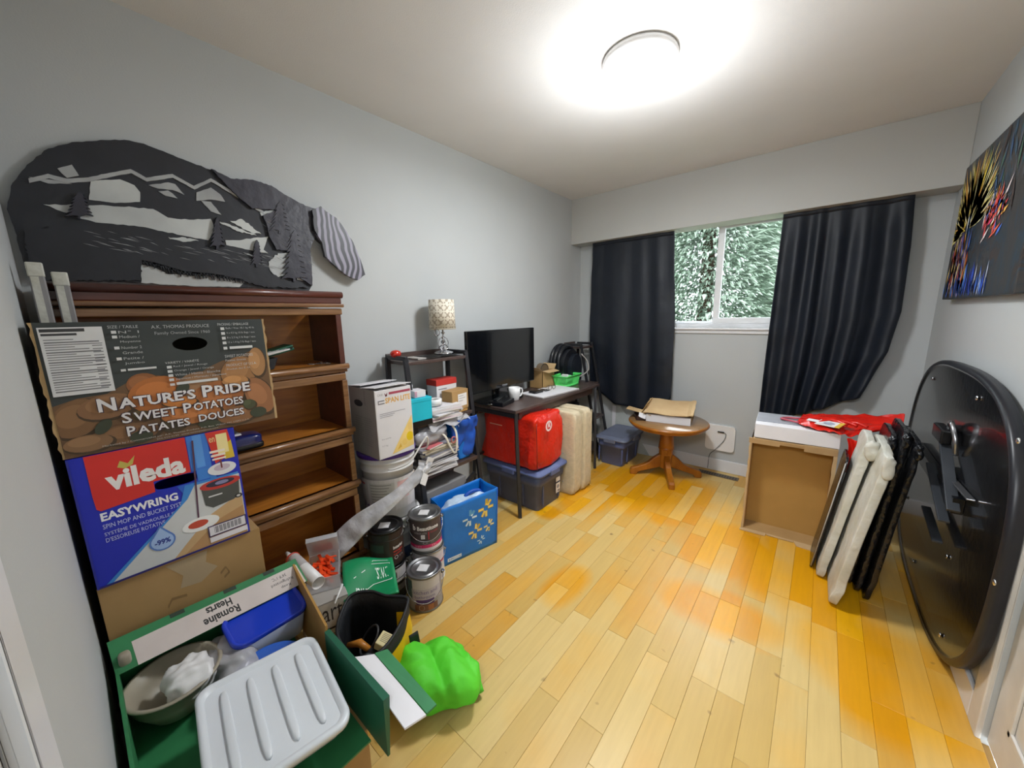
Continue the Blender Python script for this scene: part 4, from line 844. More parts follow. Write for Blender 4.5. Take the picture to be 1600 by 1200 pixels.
# ------------------------------------------------------------ tool pouch
t = thing('tool_pouch', 'open black and yellow tool pouch on the floor beside the produce crate', 'pouch', (.84, .57, 0))
topo = bent([(.845, .445, .27), (.775, .452, .285), (.70, .50, .285), (.655, .565, .30), (.70, .622, .305), (.765, .65, .30), (.835, .690, .305), (.865, .68, .30), (.915, .61, .285), (.945, .53, .275), (.925, .455, .265), (.845, .445, .27)], 4)[:-1]
pc = Vector((.82, .565, 0)); n = len(topo)
def pring(s, z, k=0): return [pc+(Vector((p.x, p.y, 0))-pc)*s*(1+.05*math.sin(i*.9+z*20)*k)+Vector((0, 0, z*(p.z/.285))) for i, p in enumerate(topo)]
rings = [pring(.80, 0), pring(.88, .02), pring(.98, .09, 1), pring(.99, .17, 1), pring(.98, .225, .6), pring(1.0, .285)]
g = G(); loft(g, rings, 0, True, False)
for i in range(len(g.f)):
    c_ = sum((Vector(g.v[j]) for j in g.f[i]), Vector())/len(g.f[i])
    if .02 < c_.z < .24 and (c_.x-pc.x)*.85+(c_.y-pc.y)*.35 > .03: g.mi[i] = 1
g.build('pouch_body', ['nylon_black', 'nylon_yellow'], t, solid=.006)
G().tube(topo, .006, 8, 0, True).build('rim_binding', 'nylon_black', t)
g = G(); g.grid(lambda u, v: pc+(Vector((.90, .65, 0)).lerp(Vector((.905, .685, 0)), u)-pc)*(1.02+.05*math.sin(v*3))+Vector((0, 0, .20-.19*v)), 4, 12); g.build('side_strap', 'nylon_black', t, solid=.004)
tag(G().tube([(.80+.048*math.cos(a/24*2*PI), .55+.03*math.sin(a/24*2*PI), .20+.05*math.sin(a/24*2*PI+.6)) for a in range(24)], .004, 8, 0, True).build('cord_coil', 'cable_dark'), 'loop of grey cord inside the tool pouch', 'cord')
t = thing('charger_block', 'pale yellow labelled adapter block inside the tool pouch', 'adapter', (.87, .59, .185))
T = Matrix.Translation((.875, .575, .215)) @ Matrix.Rotation(.5, 4, 'Z') @ Matrix.Rotation(.35, 4, 'Y')
G().box(-.032, .032, -.028, .028, -.015, .015, 0, T).build('block', mat('pale_yellow', '#DDCF9A', .6), t, bevel=.004)
f = Face(lambda a, b, d: T @ Vector((-.028+.056*a, .024-.048*b, .015+d))); [f.rect(.1, .1+.13*i, .85-.1*(i % 3), .15+.13*i, '#8A8060') for i in range(6)]; f.done('print', t)
t = thing('hand_tool', 'small orange and dark hand tool in the tool pouch', 'tool', (.80, .50, .15))
G().tube([(.76, .49, .20), (.80, .515, .215), (.84, .53, .20)], [.009, .014, .01], 10).build('grip', mat('tool_orange', '#B8772A', .4), t)
G().tube([(.84, .53, .20), (.90, .53, .17)], [.012, .02], 10).build('tool_head', 'dark_metal', t)
t = thing('grey_gadget', 'dark grey wedge shaped gadget lying in the tool pouch mouth', 'tool', (.87, .50, .15))
T = Matrix.Translation((.885, .515, .19)) @ Matrix.Rotation(.7, 4, 'Z') @ Matrix.Rotation(.3, 4, 'Y')
G().prism([(-.05, -.012), (.05, -.02), (.05, .022), (-.03, .012)], lambda u, v_, w_: T @ Vector((u, w_, v_)), -.02, .02).build('body', mat('gadget_grey', '#3A4148', .5), t, bevel=.003)
# lime green cloth bag
t = thing('lime_bag', 'crumpled lime green cloth bag on the floor beside the tool pouch', 'bag', (1.0, .66, 0))
def lb(p):
    q = Vector((p.x, p.y, p.z)); nz = noise.noise(Vector((p.x*9, p.y*9, 1.3)))
    q *= 1+.24*noise.noise(p*8+Vector((2, 5, 1)))-.16*abs(noise.noise(p*15))+.06*noise.noise(p*34)
    q += Vector((0, 0, .025*abs(math.sin(p.x*26+p.y*14))*(1 if p.z > 0 else 0)))
    return q
G().sbox((1.015, .675, .082), (.165, .118, .078), .9, 80, 44, 0, lb, Matrix.Rotation(.75, 3, 'Z')).build('crumpled_cloth', 'lime_cloth', t)
G().tube(bent([(.965, .60, .13), (.97, .64, .15), (.98, .67, .145), (1.02, .67, .14), (1.05, .63, .13)], 6), [.016]*25 if False else .017, 10).build('gathered_fold', 'lime_cloth', t)
G().tube(bent([(1.04, .78, .07), (1.10, .79, .05), (1.15, .77, .025)], 6), .014, 8).build('gathered_fold', 'lime_cloth', t)
# ------------------------------------------------------------ paint cans
def can(name, label, x, y, z, bodym, lidm, face, prnt, r=.083, h=.185, handle=None, group=None, lidlabel=True):
    t = thing(name, label, 'paint can', (x, y, z), 0, group)
    G().lathe([(0, 0), (r-.003, 0), (r, .003), (r, .008), (r-.003, .011), (r-.003, h-.012), (r, h-.008)], (0, 0, 0), 40).build('can_body', bodym, t, local=True)
    G().lathe([(r, h-.008), (r+.002, h-.004), (r+.001, h), (r-.004, h+.001), (r-.009, h-.003), (r-.010, h-.006), (r-.02, h-.006), (r-.022, h-.001), (r-.026, h-.001), (r-.028, h-.004), (0, h-.004)], (0, 0, 0), 40).build('lid', lidm, t, local=True)
    if lidlabel:
        T = Matrix.Translation((0, 0, h+.0)) @ Matrix.Rotation(face-.35, 4, 'Z'); G().box(-.018, .03, -.026, .022, -.0028, .0002, 0, T).build('lid_sticker', 'paper', t, local=True)
    f = Face.cyl((x, y), r-.003, face-1.35, face+1.35, z+.012, z+h-.013); prnt(f); f.done('label', t)
    pts = []
    dz = handle if handle is not None else -.07
    for k in range(25):
        a = face-PI/2+PI*k/24; s = math.sin(PI*k/24); pts.append(((r+.004+.012*s)*math.cos(a), (r+.004+.012*s)*math.sin(a), h-.035+dz*s))
    G().tube(pts, .002, 6).build('wire_handle', 'steel' if bodym != 'black_plastic' else 'black_plastic', t, local=True)
    for s in (0, 24): G().tube([Vector(pts[s])*.95, Vector(pts[s])*1.03], .009, 10).build('handle_ear', 'steel', t, local=True)
    return t
def p_kitchen(f):
    f.rect(0, 0, 1, 1, '#9A9698').rect(0, .05, .22, .62, '#2C5058').rect(.22, .0, .88, .30, '#C9C4C6').rect(.2, .30, .9, .70, '#B9B2BC').text('kitchen and', .25, .34, .78, .46, '#5C4E84').text('bathroom', .27, .5, .72, .60, '#5C4E84').rect(.3, .64, .70, .80, '#4A3070').rect(.26, .80, .78, 1, '#7A5240').ell(.42, .9, .06, .09, '#E8E0D8').rect(.56, .82, .68, 1, '#A86A40').line([(.2, .30), (.5, .24), (.85, .2)], .01, '#5A5A60')
can('paint_can', 'silver kitchen and bathroom paint can standing in front on the floor', .610, .940, 0, 'lid_metal', 'lid_metal', math.radians(-38), p_kitchen, handle=-.085)
def p_plain(f): f.rect(0, 0, 1, 1, '#C8C4C8').rect(0, .1, 1, .35, '#D8CCD4').rect(0, .35, 1, .42, '#B82A5A').rect(.3, .5, .7, .8, '#70686C')
can('paint_can', 'white banded paint can underneath the brown labelled can', .478, 1.064, 0, 'plastic_white', 'lid_metal', math.radians(-35), p_plain, lidlabel=False, handle=-.02)
def p_beauti(f):
    f.rect(0, 0, 1, .66, '#4C4042').rect(0, .66, 1, .80, '#5A5456').rect(0, .79, 1, .90, '#D42A66').rect(0, .90, 1, 1, '#D8D2D6')
    f.text('b', .16, .10, .24, .30, '#F0ECEC', bold=.05).text('Beautitone', .28, .16, .80, .30, '#F0ECEC', bold=.03).text('INTERIOR LATEX', .20, .36, .50, .42, '#B0A8AA').text('PAINT & PRIMER', .58, .34, .78, .42, '#B04050').rect(.53, .35, .55, .62, '#C23040').rect(.36, .44, .45, .58, '#E8E4E4').ell(.405, .51, .025, .04, '#3A3436').ell(.45, .72, .06, .045, '#8C8486').ell(.62, .72, .05, .035, '#77706F').text('semi-gloss', .18, .815, .36, .865, '#F4D8E4').text('3.78 L', .6, .815, .72, .865, '#F4D8E4')
can('paint_can', 'brown labelled paint can with magenta band, upper can beside the blue bag', .480, 1.056, .192, 'lid_metal', 'lid_metal', math.radians(-32), p_beauti, handle=-.075)
def p_under(f): f.rect(0, 0, 1, 1, '#2A2626').rect(.45, .0, .95, .45, '#D6D2D2').rect(.55, .55, .85, .75, '#8A8282').text('L', .6, .1, .68, .3, '#3A2A2A')
can('paint_can', 'white and dark paint can underneath the black interior paint can', .425, .865, 0, 'black_plastic', 'black_plastic', math.radians(-25), p_under, lidlabel=False, handle=-.02)
def p_int(f):
    f.rect(0, 0, .52, 1, '#26302E').rect(.52, 0, 1, 1, '#33231F').text('Interior', .60, .42, .88, .52, '#E8E4E2', bold=.03).text('semi-gloss', .60, .56, .86, .64, '#D8342A', bold=.02).text('satiné', .60, .66, .82, .72, '#D8342A').ell(.66, .80, .045, .06, '#D8D4D2').text('3.7 L', .74, .78, .86, .83, '#C8C4C2').rect(.05, .3, .4, .55, '#2E5046').rect(.18, .86, .42, .97, '#D8D6D4')
    for i in range(8): f.rect(.21+i*.023, .88, .22+i*.023, .95, '#2A2A2A'); f.k -= 1
    f.ell(.93, .18, .1, .03, '#E8E4E2', -.5).ell(.93, .23, .1, .03, '#33231F', -.5)
t = can('paint_can', 'black paint can with red lettering and a raised plastic handle, left upper can', .425, .862, .192, 'black_plastic', 'black_plastic', math.radians(-25), p_int, handle=-.0)
def p_dark(f): f.rect(.1, .1, .5, .8, '#3A3C40').rect(.15, .15, .3, .35, '#B8B8BC')
can('paint_can', 'plain dark can half hidden behind the black interior paint can', .335, .70, 0, 'black_plastic', 'black_plastic', math.radians(-10), p_dark, r=.075, h=.29, lidlabel=False, handle=-.05) if False else None
# white pails
def pail(label, x, y, z, h, r0, r1, lid, prnt, face, handle, group=None):
    t = thing('plastic_pail', label, 'pail', (x, y, z), 0, group)
    G().lathe([(0, 0), (r0, 0), (r0+.003, .004), (r1-.012, h-.10), (r1-.004, h-.095), (r1-.004, h-.088), (r1-.010, h-.085), (r1-.008, h-.055), (r1+.0, h-.05), (r1+.0, h-.042), (r1-.006, h-.04), (r1-.004, h-.02)], (0, 0, 0), 48).build('pail_body', 'plastic_white', t, local=True)
    G().lathe([(r1-.002, h-.022), (r1+.006, h-.022), (r1+.008, h-.004), (r1+.002, h), (r1-.006, h-.001), (r1-.01, h-.012), (0, h-.012)], (0, 0, 0), 48).build('lid', lid, t, local=True)
    f = Face(lambda a, b, d: Vector((x+((r0+(r1-r0)*(1-b)*.8)+d+.0015)*math.cos(face-1.4+2.8*a), y+((r0+(r1-r0)*(1-b)*.8)+d+.0015)*math.sin(face-1.4+2.8*a), z+.03+(h-.16)*(1-b))), True)
    prnt(f); f.done('label', t)
    if handle:
        G().tube(bent(handle, 6), .0045, 8).build('bail_handle', 'plastic_white', t)
    return t
def p_pail(f):
    f.rect(0, 0, 1, 1, '#DCDADB').rect(.04, .12, .20, .16, '#B83040').rect(.28, .1, .62, .9, '#C8C8C6').poly([(.04, .95), (.06, .7), (.1, .8), (.13, .62), (.17, .78), (.22, .7), (.24, .95)], '#5A3A8C').rect(.66, .1, .84, .6, '#E0B8BC')
    for i in range(9): f.rect(.30, .14+i*.08, .58-.03*(i % 3), .16+i*.08, '#8C8C8A'); f.k -= 1
    for i in range(5): f.rect(.88, .1+i*.08, .97, .13+i*.08, '#6A7A78'); f.k -= 1
def p_pail2(f): f.rect(0, .1, 1, .9, '#DCDCDA').rect(.6, .2, .95, .6, '#3A4A6A')
pail('white pail under the purple lidded pail, behind the paint cans', .245, 1.012, 0, .335, .125, .14, 'plastic_white', p_pail2, math.radians(-35), None)
pail('white pail with a purple lid carrying the tall white carton', .247, 1.008, .337, .358, .125, .142, 'purple_lid', p_pail, math.radians(-40), [(.33, 1.13, .66), (.42, 1.14, .69), (.455, 1.12, .76), (.452, 1.09, .735), (.44, 1.02, .655), (.40, .96, .625), (.37, .935, .62)])
# tall white carton on the pail
t = thing('white_carton', 'tall white carton with orange lettering standing on the purple lidded pail', 'box', (.28, .97, .696))
SX0, SX1, SY0, SY1, SZ0, SZ1 = .165, .405, .875, 1.075, .697, 1.035
g = G(); g.box(SX0, SX1, SY0+.003, SY1, SZ0, SZ1-.002); g.build('body', 'white_card', t, bevel=.002)
holed_panel(G(), (SX0, SY0, SZ0), (1, 0, 0), (0, 0, 1), .24, .338, .085, .262, .042, .017, .0028).build('side_panel', 'grey_card', t)
G().box(SX0+.045, SX0+.125, SY0+.0005, SY0+.0029, SZ0+.245, SZ0+.279).build('hand_hole', 'black_plastic', t)
for (a, b) in ((.0, .07), (.09, .16)):
    T = Matrix.Translation((SX0+a*1.4, SY0, SZ1)) @ Matrix.Rotation(-.10, 4, 'Y'); G().box(0, .12, 0, .20, .0, .003, 0, T).build('top_flap', 'white_card', t)
f = Face.plane((SX1, SY0, SZ1), (0, .2, 0), (0, 0, -.338))
f.text('CASE', .08, .055, .22, .085, '#8A8688').poly([(.26, .05), (.30, .08), (.34, .05), (.33, .1), (.29, .11)], '#5A2030').rect(.38, .05, .98, .085, '#A8485A').rect(.08, .15, .25, .165, '#77777A').rect(.08, .19, .25, .205, '#77777A').rect(.08, .15, .1, .2, '#77777A')
f.text('SPAN LITE', .27, .125, .97, .205, '#E8B050', bold=.02)
f.rect(.1, .34, .8, .348, '#9A9AA0').rect(.1, .365, .5, .373, '#9A9AA0').rect(.1, .39, .45, .398, '#9A9AA0').text('floor underlay', .1, .70, .35, .73, '#9A9AA0').text('9.3 kg', .1, .8, .25, .83, '#9A9AA0')
f.poly([(.35, .97), (.97, .45), (.985, .92)], '#EBCB7A').poly([(.5, .93), (.6, .84), (.63, .9)], '#D8AA3C').ell(.88, .77, .1, .07, '#E2C010').ell(.72, .84, .07, .05, '#E8C46A').ell(.90, .62, .06, .06, '#E6C274')
f.rect(0, .0, .015, 1, '#B8B4B4'); f.done('printed_front', t)
f = Face.plane((SX0, SY0, SZ1), (.24, 0, 0), (0, 0, -.338))
for i in range(26): f.rect(.18+.36*(i % 2), .42+(i//2)*.034, .48+.36*(i % 2)-.03*(i % 3), .428+(i//2)*.034, '#8E8A88'); f.k -= 1
f.rect(.62, .02, .635, .24, '#77736F'); f.done('side_print', t)
# ============================================================ LADDER SHELF AND WHAT IS ON IT
def ladder_shelf(label, y0, y1, shelves, top, xt, xf, loc):
    t = thing('ladder_shelf', label, 'shelf', loc)
    def fx(z): return xf+(xt-xf)*z/top
    for y in (y0, y1):
        G().bar((xf, y, 0), (xt, y, top), .018, .028, up=(0, 1, 0)).build('front_leg', 'dark_metal', t, bevel=.002)
        G().bar((.035, y, 0), (.06, y, top), .018, .028, up=(0, 1, 0)).build('back_leg', 'dark_metal', t, bevel=.002)
        G().bar((.05, y, top), (xt+.01, y, top), .018, .024).build('top_bar', 'dark_metal', t, bevel=.002)
    for z, th in shelves:
        G().box(.03, fx(z)+.01-(.05 if z < .2 else 0), y0+.008, y1-.008, z-th, z).build('shelf', 'desk_wood', t, bevel=.002)
        if z > .6: G().box(.02, .032, y0+.01, y1-.01, z, z+.035).build('back_rail', 'desk_wood', t, bevel=.002)
    return t
t = ladder_shelf('dark ladder shelf crowded with papers between bookcase and desk', 1.172, 1.618, ((1.125, .018), (.775, .022), (.475, .024), (.10, .02)), 1.145, .235, .365, (.2, 1.37, 0))
G().box(.05, .07, 1.15, 1.60, .83, .90).build('cross_rail', 'desk_wood', t, bevel=.002)
G().bar((.30, 1.15, .10), (.30, 1.60, .35), .02, .03).build('brace', 'dark_metal', t)
t = thing('grey_bin', 'grey flat panel box standing low under the ladder shelf', 'box', (.2, 1.37, .10))
G().box(.06, .30, 1.20, 1.52, .1015, .36).build('body', mat('bin_grey', '#8E8C8C', .6), t, bevel=.004)
# red ball
t = thing('red_ball', 'small glossy red dome shaped knob on the left end of the top shelf', 'ornament', (.14, 1.175, 1.147))
G().sbox((.14, 1.175, 1.168), (.028, .032, .022), 1, 24, 14).build('dome', mat('red_gloss', '#C42A1A', .15, coat=.5), t)
# lamp
LX, LY, LZ = .13, 1.53, 1.137
t = thing('table_lamp', 'small silver table lamp with patterned drum shade on the ladder shelf', 'lamp', (LX, LY, LZ))
G().lathe([(0, 0), (.062, 0), (.064, .006), (.055, .012), (.03, .018), (.012, .022), (0, .022)], (0, 0, 0), 32).build('base', 'chrome', t, local=True)
for s in (0, PI):
    G().tube([((.012+.020*math.sin(k/24*PI*2))*math.cos(s+k/24*PI*2.2), (.012+.020*math.sin(k/24*PI*2))*math.sin(s+k/24*PI*2.2), .02+.115*k/24) for k in range(25)], .0045, 8).build('curl', 'chrome', t, local=True)
G().tube([(0, 0, .02), (0, 0, .18)], .005, 10).build('stem', 'chrome', t, local=True)
G().tube([(0, .04*math.cos(a), .065+.04*math.sin(a)) for a in [k/20*2*PI for k in range(20)]], .003, 6, 0, True).build('ring', 'chrome', t, local=True)
G().tube([(0, -.045+.02*math.cos(a), .135+.02*math.sin(a)) for a in [k/16*2*PI for k in range(16)]], .003, 6, 0, True).build('ring', 'chrome', t, local=True)
G().lathe([(.079, .155), (.082, .155), (.078, .335), (.075, .335)], (0, 0, 0), 48).build('lamp_shade', 'lampshade_fabric', t, local=True)
G().lathe([(.083, .153), (.084, .158), (.083, .162)], (0, 0, 0), 48).build('shade_trim', 'beige_plastic', t, local=True)
for i, (x0, x1, y0, y1, z, h, m, l) in enumerate(((.06, .20, 1.28, 1.45, 1.126, .008, 'grey_card', 'thin grey folder on the top of the ladder shelf beside the lamp'), (.08, .22, 1.34, 1.60, 1.135-.001, .0018, 'black_plastic', 'flat black tablet sleeve under the table lamp'))):
    t = thing('flat_folder', l, 'folder', (x0, y0, z)); G().box(x0, x1, y0, y1, z, z+h).build('cover', m, t, bevel=.001); G().box(x0+.002, x1-.002, y0+.002, y1+.001, z+h*.2, z+h*.8).build('pages', 'paper', t)
# middle shelf
MZ = .777
t = thing('teal_box', 'bright turquoise box on the middle shelf beside the tall white carton', 'box', (.24, 1.19, MZ))
TT = rotz((.24, 1.19, 0), -.08); G().box(.15, .325, 1.135, 1.265, MZ+.03, .93, 0, TT).build('body', 'teal_card', t, bevel=.003); G().box(.15, .325, 1.135, 1.265, MZ, MZ+.029, 0, TT).build('dark_base', 'black_plastic', t, bevel=.002); G().box(.148, .327, 1.133, 1.267, .912, .934, 0, TT).build('lid', 'teal_card', t, bevel=.003)
t = thing('white_box', 'small white box lying on the turquoise box', 'box', (.29, 1.22, .935))
G().box(.23, .31, 1.17, 1.24, .9355, .973, 0, TT).build('carton', 'white_card', t, bevel=.002); G().box(.31, .3108, 1.17, 1.185, .94, .97, 0, TT).build('pink_label', P('#C89AAA'), t)
t = thing('white_box', 'small white box standing behind the tall white carton near the turquoise box', 'box', (.2, 1.1, .935))
G().box(.17, .22, 1.165, 1.215, .9355, .995, 0, TT).build('carton', 'white_card', t, bevel=.002); G().box(.17, .22, 1.165, 1.215, .995, .9965, 0, TT).build('lid_flap', P('#B8B8BC'), t)
t = thing('tape_roll', 'white round roll on the middle shelf right of the turquoise box', 'tape', (.26, 1.32, MZ+.055))
G().lathe([(.018, 0), (.045, 0), (.045, .035), (.018, .035), (.018, 0)], (.26, 1.33, MZ+.083), 28).build('roll', 'plastic_white', t); G().lathe([(.016, .001), (.018, .001), (.018, .034), (.016, .034), (.016, .001)], (.26, 1.33, MZ+.083), 24).build('core', 'grey_card', t)
rn = random.Random(4); z = MZ
for i in range(9):
    h = rn.choice((.006, .008, .010, .012)); a = rn.uniform(-.2, .2); cx, cy = .245+rn.uniform(-.01, .012), 1.375+rn.uniform(-.012, .012)
    T = rotz((cx, cy, 0), a); l = ['lowest', 'second', 'third', 'fourth', 'fifth', 'sixth', 'seventh', 'eighth', 'topmost'][i]
    t = thing('paper_pad', 'white paper pad on the middle shelf, %s of the pile under the tape roll' % l, 'papers', (cx, cy, z), group='pads on the middle shelf')
    G().box(cx-.085, cx+.085, cy-.105, cy+.105, z+.0002, z+h, 0, T).build('pages', 'paper', t); G().box(cx-.086, cx+.086, cy-.106, cy+.106, z+h, z+h+.0006, 0, T).build('cover', 'white_card' if i % 3 else P('#D8B8C4'), t)
    z += h+.0008
t = thing('phone_box', 'white box with red top band and phone picture on the middle shelf', 'box', (.14, 1.48, MZ))
G().box(.10, .195, 1.405, 1.565, MZ+.001, .985).build('body', 'white_card', t, bevel=.002)
G().box(.098, .197, 1.403, 1.567, .95, .987).build('red_lid', P('#C0342C'), t, bevel=.002)
f = Face.plane((.195, 1.405, .985), (0, .16, 0), (0, 0, -.207)); f.rect(0, .9, 1, .97, '#B03038').rect(.08, .26, .5, .29, '#8A8688').rect(.52, .42, .72, .82, '#26262C').rect(.56, .48, .68, .62, '#8C8C94').rect(.12, .55, .22, .6, '#8A8688'); f.done('print', t)
t = thing('kraft_box', 'small brown box with white address label in front of the phone box', 'box', (.25, 1.52, MZ))
TT = rotz((.25, 1.51, 0), .12); G().box(.20, .285, 1.435, 1.585, MZ+.02, .92, 0, TT).build('body', 'kraft', t, bevel=.002); G().box(.205, .28, 1.44, 1.58, MZ+.001, MZ+.0195, 0, TT).build('tray', 'kraft_inside', t)
f = Face(lambda a, b, d: TT @ Vector((.285+d, 1.435+.15*a, .92-.12*b))); f.rect(.35, .2, .9, .85, '#E4E2E0').rect(.4, .3, .7, .33, '#9A9A9A').rect(.4, .42, .8, .45, '#9A9A9A').rect(.4, .55, .65, .58, '#9A9A9A'); f.done('address_label', t)
# lower shelf: magazines, film, bags
rn = random.Random(12); z = .4765
names = ['bottom', 'second lowest', 'third lowest', 'fourth lowest', 'fifth lowest', 'sixth lowest', 'middle', 'sixth highest', 'fifth highest', 'fourth highest', 'third highest', 'second highest', 'topmost']
for i in range(13):
    h = rn.choice((.007, .009, .012, .014)) if i < 9 else .015; a = rn.uniform(-.14, .14); cx, cy = .235+rn.uniform(-.014, .014), 1.30+rn.uniform(-.012, .014)
    T = rotz((cx, cy, 0), a)
    t = thing('magazine', 'magazine in the tall pile on the lower ladder shelf, %s one' % names[i], 'magazine', (cx, cy, z), group='magazines on the lower shelf')
    G().box(cx-.103, cx+.103, cy-.125, cy+.125, z+.001, z+h-.001, 0, T).build('pages', 'paper' if i < 10 else 'paper_cream', t)
    G().box(cx-.105, cx+.105, cy-.127, cy+.126, z+.0002, z+.001, 0, T).box(cx-.105, cx+.105, cy-.127, cy+.126, z+h-.001, z+h, 0, T).box(cx-.105, cx+.105, cy-.128, cy-.126, z+.0002, z+h, 0, T).build('cover', 'white_card' if i % 3 == 1 else (P('#5A5A66') if i % 3 else P('#8A8890')), t)
    z += h
zt = z
t = thing('red_booklet', 'red covered booklet on top of the magazine pile', 'booklet', (.25, 1.24, zt))
T = rotz((.25, 1.24, 0), .2); G().box(.18, .35, 1.18, 1.30, zt+.001, zt+.008, 0, T).build('cover', P('#C86A6E'), t); G().box(.182, .351, 1.182, 1.298, zt+.002, zt+.007, 0, T).build('pages', 'paper', t)
tag(G().sbox((.22, 1.28, zt+.055), (.12, .13, .062), .8, 60, 34, 0, lambda p: p*(1+.22*noise.noise(p*14)+.08*noise.noise(p*38))).build('plastic_bag', mat('grey_film', '#A9A8AC', .3, alpha=.85, n=(8, .1), bump=(24, .8))), 'crumpled grey translucent plastic bag on top of the magazine pile', 'bag')
t = thing('bag_strap', 'cream cotton strap draped over the front of the magazine pile', 'strap', (.34, 1.36, zt))
def strap(pts):
    pp = bent(pts, 8); g = G(); vs = []
    for p in pp: vs += [p+Vector((0, -.007, 0)), p+Vector((0, .007, 0))]
    g.add(vs, [(2*i, 2*i+1, 2*i+3, 2*i+2) for i in range(len(pp)-1)], 0, True); g.build('strap_band', mat('cotton_cream', '#D8CFC0', .8), t, solid=.003)
strap([(.26, 1.30, zt+.09), (.335, 1.33, zt+.05), (.352, 1.35, zt-.01), (.355, 1.375, zt-.06), (.355, 1.395, zt-.07), (.354, 1.41, zt-.02), (.335, 1.42, zt+.05), (.28, 1.43, zt+.09)])
G().tube([(.352, 1.385+.018*math.cos(a), zt+.01+.018*math.sin(a)) for a in [k/16*2*PI for k in range(16)]], .004, 6, 0, True).build('red_ring', P('#B0605A'), t)
t = thing('blue_bag', 'folded blue reusable bag hanging off the right of the lower shelf', 'bag', (.25, 1.5, .477))
def bb(u, v):
    y = 1.42+.205*u; z = .745-.27*v*(1-.12*u) ; x = .335-.03*v+.03*math.sin(u*7+v*2)*.5+.018*noise.noise(Vector((u*4, v*4, 2)))-.10*(u-.55)**2*2
    return (x, y+.012*math.sin(v*6), z)
G().grid(bb, 30, 30).build('front_panel', 'bag_blue_dark', t, solid=.004)
G().hexa([(.10, 1.47, .478), (.30, 1.47, .478), (.30, 1.57, .478), (.10, 1.57, .478)], [(.12, 1.44, .72), (.31, 1.44, .73), (.29, 1.575, .69), (.12, 1.575, .69)]).build('folded_body', 'bag_blue', t, bevel=.012)
f = Face(lambda a, b, d: Vector(bb(a, b))+Vector((.004+d, 0, 0)), True); f.text('m', .06, .10, .16, .16, '#C8D4E8'); f.done('print', t)
t = thing('film_bag', 'clear crumpled plastic sheet draped under the white paper pads', 'film', (.3, 1.4, .72))
G().grid(lambda u, v: (.28+.06*v, 1.24+.30*u, .770-.03*v+.012*math.sin(u*12+v*4)+.01*noise.noise(Vector((u*8, v*6, 4)))), 30, 12).build('film', 'milky_film', t)
# ============================================================ DESK
DZT = .75
t = thing('desk', 'dark wood desk with angled metal legs against the left wall', 'desk', (.27, 2.42, 0))
G().box(.06, .475, 1.82, 3.02, DZT-.022, DZT).build('desktop', 'desk_wood', t, bevel=.003)
G().box(.42, .44, 1.90, 2.95, DZT-.085, DZT-.0225).box(.08, .10, 1.85, 2.99, DZT-.085, DZT-.0225).build('apron', 'desk_wood', t, bevel=.002)
for (a, b) in (((.505, 1.812, 0), (.455, 1.845, DZT-.0225)), ((.52, 2.875, 0), (.462, 2.965, DZT-.0225)), ((.04, 1.83, 0), (.07, 1.845, DZT-.0225)), ((.04, 2.95, 0), (.07, 2.965, DZT-.0225))):
    G().bar(a, b, .022, .022).build('leg', 'dark_metal', t, bevel=.002)
G().bar((.06, 1.845, DZT-.045), (.455, 1.845, DZT-.045), .018, .03).build('side_rail', 'dark_metal', t, bevel=.002)
G().bar((.08, 1.85, .35), (.08, 2.95, .35), .012, .02).build('rear_rail', 'dark_metal', t)
# television
t = thing('television', 'black flat screen television standing on the desk', 'television', (.17, 2.04, DZT))
G().box(.175, .20, 1.665, 2.405, .845, 1.272).build('bezel', 'black_gloss', t, bevel=.006)
G().box(.10, .175, 1.75, 2.32, .90, 1.20).build('rear_housing', 'black_plastic', t, bevel=.02)
G().box(.2005, .2015, 1.69, 2.38, .885, 1.245).build('screen', 'screen', t)
G().box(.13, .16, 1.96, 2.12, .77, .93).build('stand_neck', 'black_gloss', t, bevel=.006)
G().sbox((.17, 2.0, .762), (.11, .21, .010), .5, 48, 12).build('stand_base', 'black_gloss', t)
f = Face.plane((.2, 1.665, 1.272), (0, .74, 0), (0, 0, -.427)); f.rect(.46, .945, .54, .96, '#8A8C90').rect(.03, .955, .05, .965, '#6A6C70'); f.done('badge', t)
# media player and remotes beneath the screen
t = thing('media_box', 'low black box with remotes under the left of the television screen', 'electronics', (.27, 1.78, DZT))
G().box(.215, .33, 1.83, 2.0, DZT+.0005, DZT+.032, 0, rotz((.27, 1.9, 0), .2)).build('case', 'black_plastic', t, bevel=.004); G().box(.24, .27, 1.84, 2.0, DZT+.033, DZT+.045, 0, rotz((.27, 1.9, 0), .35)).build('remote', 'black_gloss', t, bevel=.004)
# mug
t = thing('mug', 'plain white mug standing on the front of the desk', 'mug', (.262, 2.07, DZT))
G().lathe([(0, .0), (.030, 0), (.033, .004), (.042, .05), (.044, .095), (.040, .095), (.038, .05), (.03, .008), (0, .008)], (0, 0, .0005), 36).build('cup', 'plastic_white', t, local=True)
G().tube(bent([(.012, .038, .08), (.015, .066, .078), (.017, .072, .05), (.013, .055, .026), (.010, .034, .022)], 6), .0055, 8).build('handle', 'plastic_white', t, local=True)
